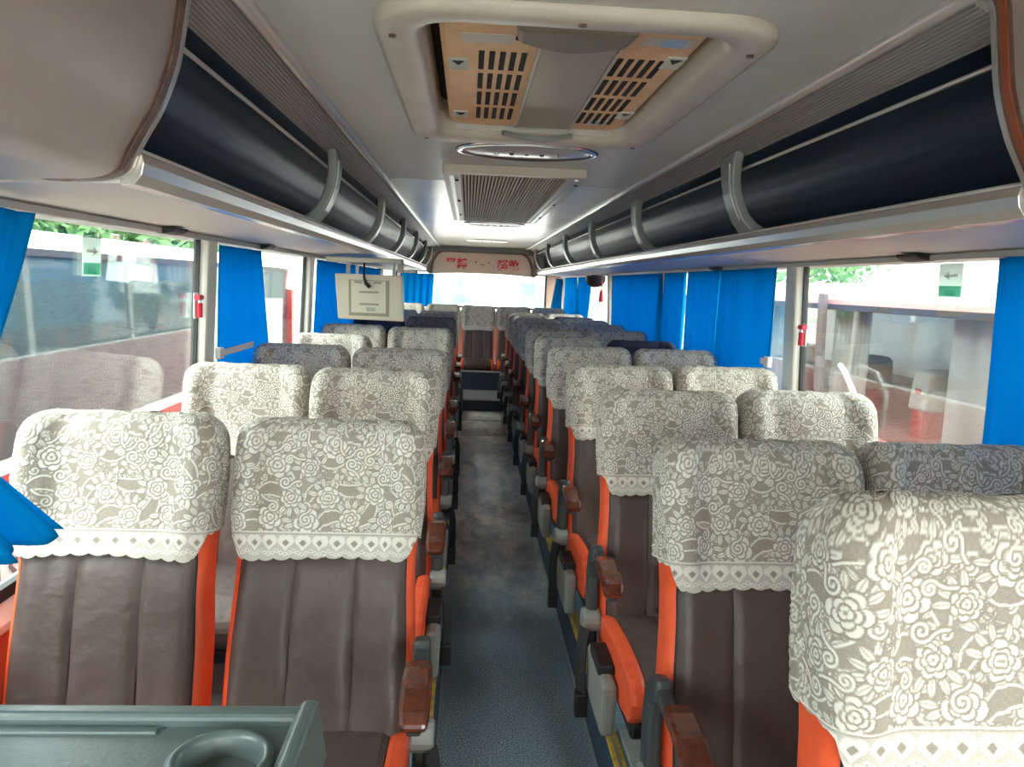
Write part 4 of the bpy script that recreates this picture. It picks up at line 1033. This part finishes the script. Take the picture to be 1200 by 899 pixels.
MB().tube([(0, 0, .125), (0, 0, .09), (0, 0, 0)], [.008, .02, .026], 10).build('fringe', 'hammer', e)

# ================================================================== OUTSIDE
gd = struct(MB().box(-60, 60, -40, 90, -1.25, -1.2).build('ground', 'asphalt'), 'pale concrete parking yard outside', 'ground')
def parked_coach(s, X, y0, y1, ztop, label, body_m, glass_m, band_m, wz0, wz1, pitch, interior=False):
    e = empty('parked_coach', (s * (X + 1.2), (y0 + y1) / 2, -1.2)); tag(e, label, 'coach'); off = Vector(e.location)
    def p(mb, n_, m, parent=None, **k):
        mb.v = [(x - off.x, y - off.y, z - off.z) for x, y, z in mb.v]; return mb.build(n_, m, parent or e, **k)
    xo = s * X; xi = s * (X + 2.4)
    p(MB().box(xo, xi, y0, y1, -.85, wz0), 'lower_body', body_m, bevel=.04)
    p(MB().prism_y([(xo, wz1), (xo + s * .02, ztop - .1), (xo + s * .16, ztop), (xi - s * .16, ztop), (xi - s * .02, ztop - .1), (xi, wz1)], y0, y1), 'roof', body_m, bevel=.02)
    p(MB().box(xi - s * .05, xi, y0, y1, wz0, wz1), 'far_side', 'coachwhite')
    p(MB().box(xo - s * .006, xo + s * .02, y0 + .05, y1 - .05, wz1 - .01, wz1 + .03), 'gutter', 'gasket')
    p(MB().box(xo - s * .004, xo + s * .01, y0 + .1, y1 - .1, wz0 - .22, wz0 - .08), 'stripe', band_m)
    n = int((y1 - y0) / pitch)
    for k in range(n):
        a = y0 + (y1 - y0) * k / n; b = y0 + (y1 - y0) * (k + 1) / n
        p(MB().box(xo + s * .012, xo + s * .018, a + .05, b - .05, wz0, wz1), 'window_pane', glass_m)
        p(MB().box(xo, xo + s * .06, a - .05, a + .05, wz0, wz1), 'window_pillar', 'gasket' if not interior else 'light_plastic')
    p(MB().box(xo, xo + s * .06, y1 - .05, y1, wz0, wz1), 'window_pillar', band_m)
    for y in (y0 + 1.4, y1 - 2.2):
        p(MB().tube([(xo - s * .01, y, -.75), (xo + s * .25, y, -.75)], .45, 24), 'wheel', 'tyre')
    return e, p
e, p = parked_coach(-1, 2.5, -3.5, 10.2, 1.60, 'white parked coach with tinted windows and grey lettering, beside the monitor side', 'coachwhite', 'coachglass', 'coachred', .42, 1.46, 3.42)
me = text_mesh('I S H', .21, .004, 'letter'); o = mkobj('lettering', me, e); o.location = (-2.494 - e.location.x, 4.02 - e.location.y, -.25 - e.location.z); o.rotation_euler = (PI / 2, 0, PI / 2)
p(MB().box(-2.495, -2.5, -3.4, 10.1, -.50, -.42), 'skirt_line', 'letter')
p(MB().prism_y([(-2.44, -.3), (-2.52, -.3), (-2.52, 1.46), (-2.46, 1.5)], 10.12, 10.28), 'rear_corner', 'coachred')
e, p = parked_coach(1, 2.35, -3.5, 11.5, 1.50, 'rose coloured parked coach with white curtains, across from the monitor side', 'coachpink', 'glass', 'coachred', .55, 1.32, 5.0, True)
for a, b in ((2.2, 4.0), (4.9, 5.35), (6.2, 7.2), (8.3, 9.6)):
    U, V = np.meshgrid(np.linspace(0, 1, 60), np.linspace(0, 1, 8))
    mb = MB().grid(np.stack([2.45 + .02 * np.sin(U * 42), a + (b - a) * U, .56 + .75 * V], -1)); p(mb, 'sheer_curtain', 'sheer', smooth=True)
for y in (4.5, 5.6, 6.8, 8.0):
    st_ = p(MB().prism_y([(2.6, .0), (2.62, .85), (2.66, .95), (3.0, .95), (3.04, .85), (3.06, .0)], y, y + .14), 'passenger_seat', 'seatred', bevel=.04)
    p(MB().prism_y([(2.61, .72), (2.63, .94), (2.67, .97), (2.99, .97), (3.03, .94), (3.05, .72)], y - .02, y + .16), 'seat_cover', 'light_plastic', st_, bevel=.02)
p(MB().sweep([(2.33, 5.35, 1.42), (2.33, 5.32, .9), (2.33, 5.25, .3)], (0, 1, 0), .09, .03), 'door_pillar', 'letter')
p(MB().tube([(2.3, 4.95, .95), (2.26, 4.8, .92), (2.26, 4.66, .8), (2.3, 4.6, .55)], .018, 8), 'mirror_arm', 'coachwhite', smooth=True)

# plain pale building and a van behind the coach
e = empty('rear_building', (2, 34, -1.2)); tag(e, 'pale low building far behind the rear window', 'building')
MB().box(-14, 12, 0, 6, 0, 4.2).build('wall', 'coachwhite', e); MB().box(-14.5, 12.5, -.5, 6.5, 4.2, 4.5).build('roof', 'asphalt', e)
for k in range(6): MB().box(-12 + k * 4, -10 + k * 4, -.03, .02, 1.6, 2.9).build('window', 'coachglass', e)
e = empty('parked_van', (.9, 17.5, -1.2)); tag(e, 'white van parked behind the rear window', 'van')
vp = [(-.2, .35), (-.2, .9), (.5, 1.15), (1.1, 1.95), (4.4, 1.95), (4.5, .35)]
MB().prism_y([(x - .6, z) for x, z in vp], 0, 1.9).build('van_body', 'coachwhite', e, bevel=.06)
for a, b in ((.75, 1.9), (2.0, 2.9), (3.0, 3.75)): MB().prism_y([(a - .3, 1.2), (b - .05, 1.2), (b - .05, 1.75), (a, 1.75)], -.02, .02).build('van_window', 'coachglass', e)
for x in (.2, 3.0): MB().tube([(x, -.03, .36), (x, .2, .36)], .36, 20).build('wheel', 'tyre', e)

def tree(x, y, hgt, rad, label, seed):
    r_ = np.random.default_rng(seed)
    e = empty('broadleaf_tree', (x, y, -1.2)); tag(e, label, 'tree', 'trees beyond the parked coaches')
    MB().tube([(0, 0, 0), (.1, .05, hgt * .35), (0, .1, hgt * .7)], [.22, .17, .08], 8).build('trunk', 'bark', e)
    n = 5200
    d = r_.normal(size=(n, 3)); d /= np.linalg.norm(d, axis=1)[:, None]
    lobes = r_.normal(size=(9, 3)) * np.array([rad * .55, rad * .55, hgt * .16])
    c = lobes[r_.integers(0, 9, n)] + d * (rad * .5) * r_.uniform(.7, 1.0, (n, 1)); c[:, 2] += hgt * .68
    a = r_.normal(size=(n, 3)); a /= np.linalg.norm(a, axis=1)[:, None]; b = np.cross(a, d); b /= np.linalg.norm(b, axis=1)[:, None] + 1e-9
    sz = r_.uniform(.10, .2, (n, 1))
    vv = np.stack([c - a * sz, c + b * sz * .5, c + a * sz, c - b * sz * .5], 1).reshape(-1, 3)
    me = bpy.data.meshes.new('crown'); me.from_pydata(vv.tolist(), [], [tuple(range(4 * k, 4 * k + 4)) for k in range(n)]); me.materials.append(MT['leaf'])
    o = mkobj('crown', me, e); o['kind'] = 'stuff'
tree(-7.0, 10.6, 5.7, 1.7, 'green leafy tree over the middle of the white coach roof', 1)
tree(-7.2, 15.0, 5.9, 1.7, 'second green leafy tree behind the white coach', 2)
tree(-7.0, 19.4, 5.6, 1.7, 'third green leafy tree behind the white coach', 3)
tree(-7.2, 23.8, 6.2, 1.7, 'last green leafy tree behind the white coach', 5)
tree(9.5, 22, 6.5, 2.8, 'green leafy tree beyond the tail of the rose coach', 4)
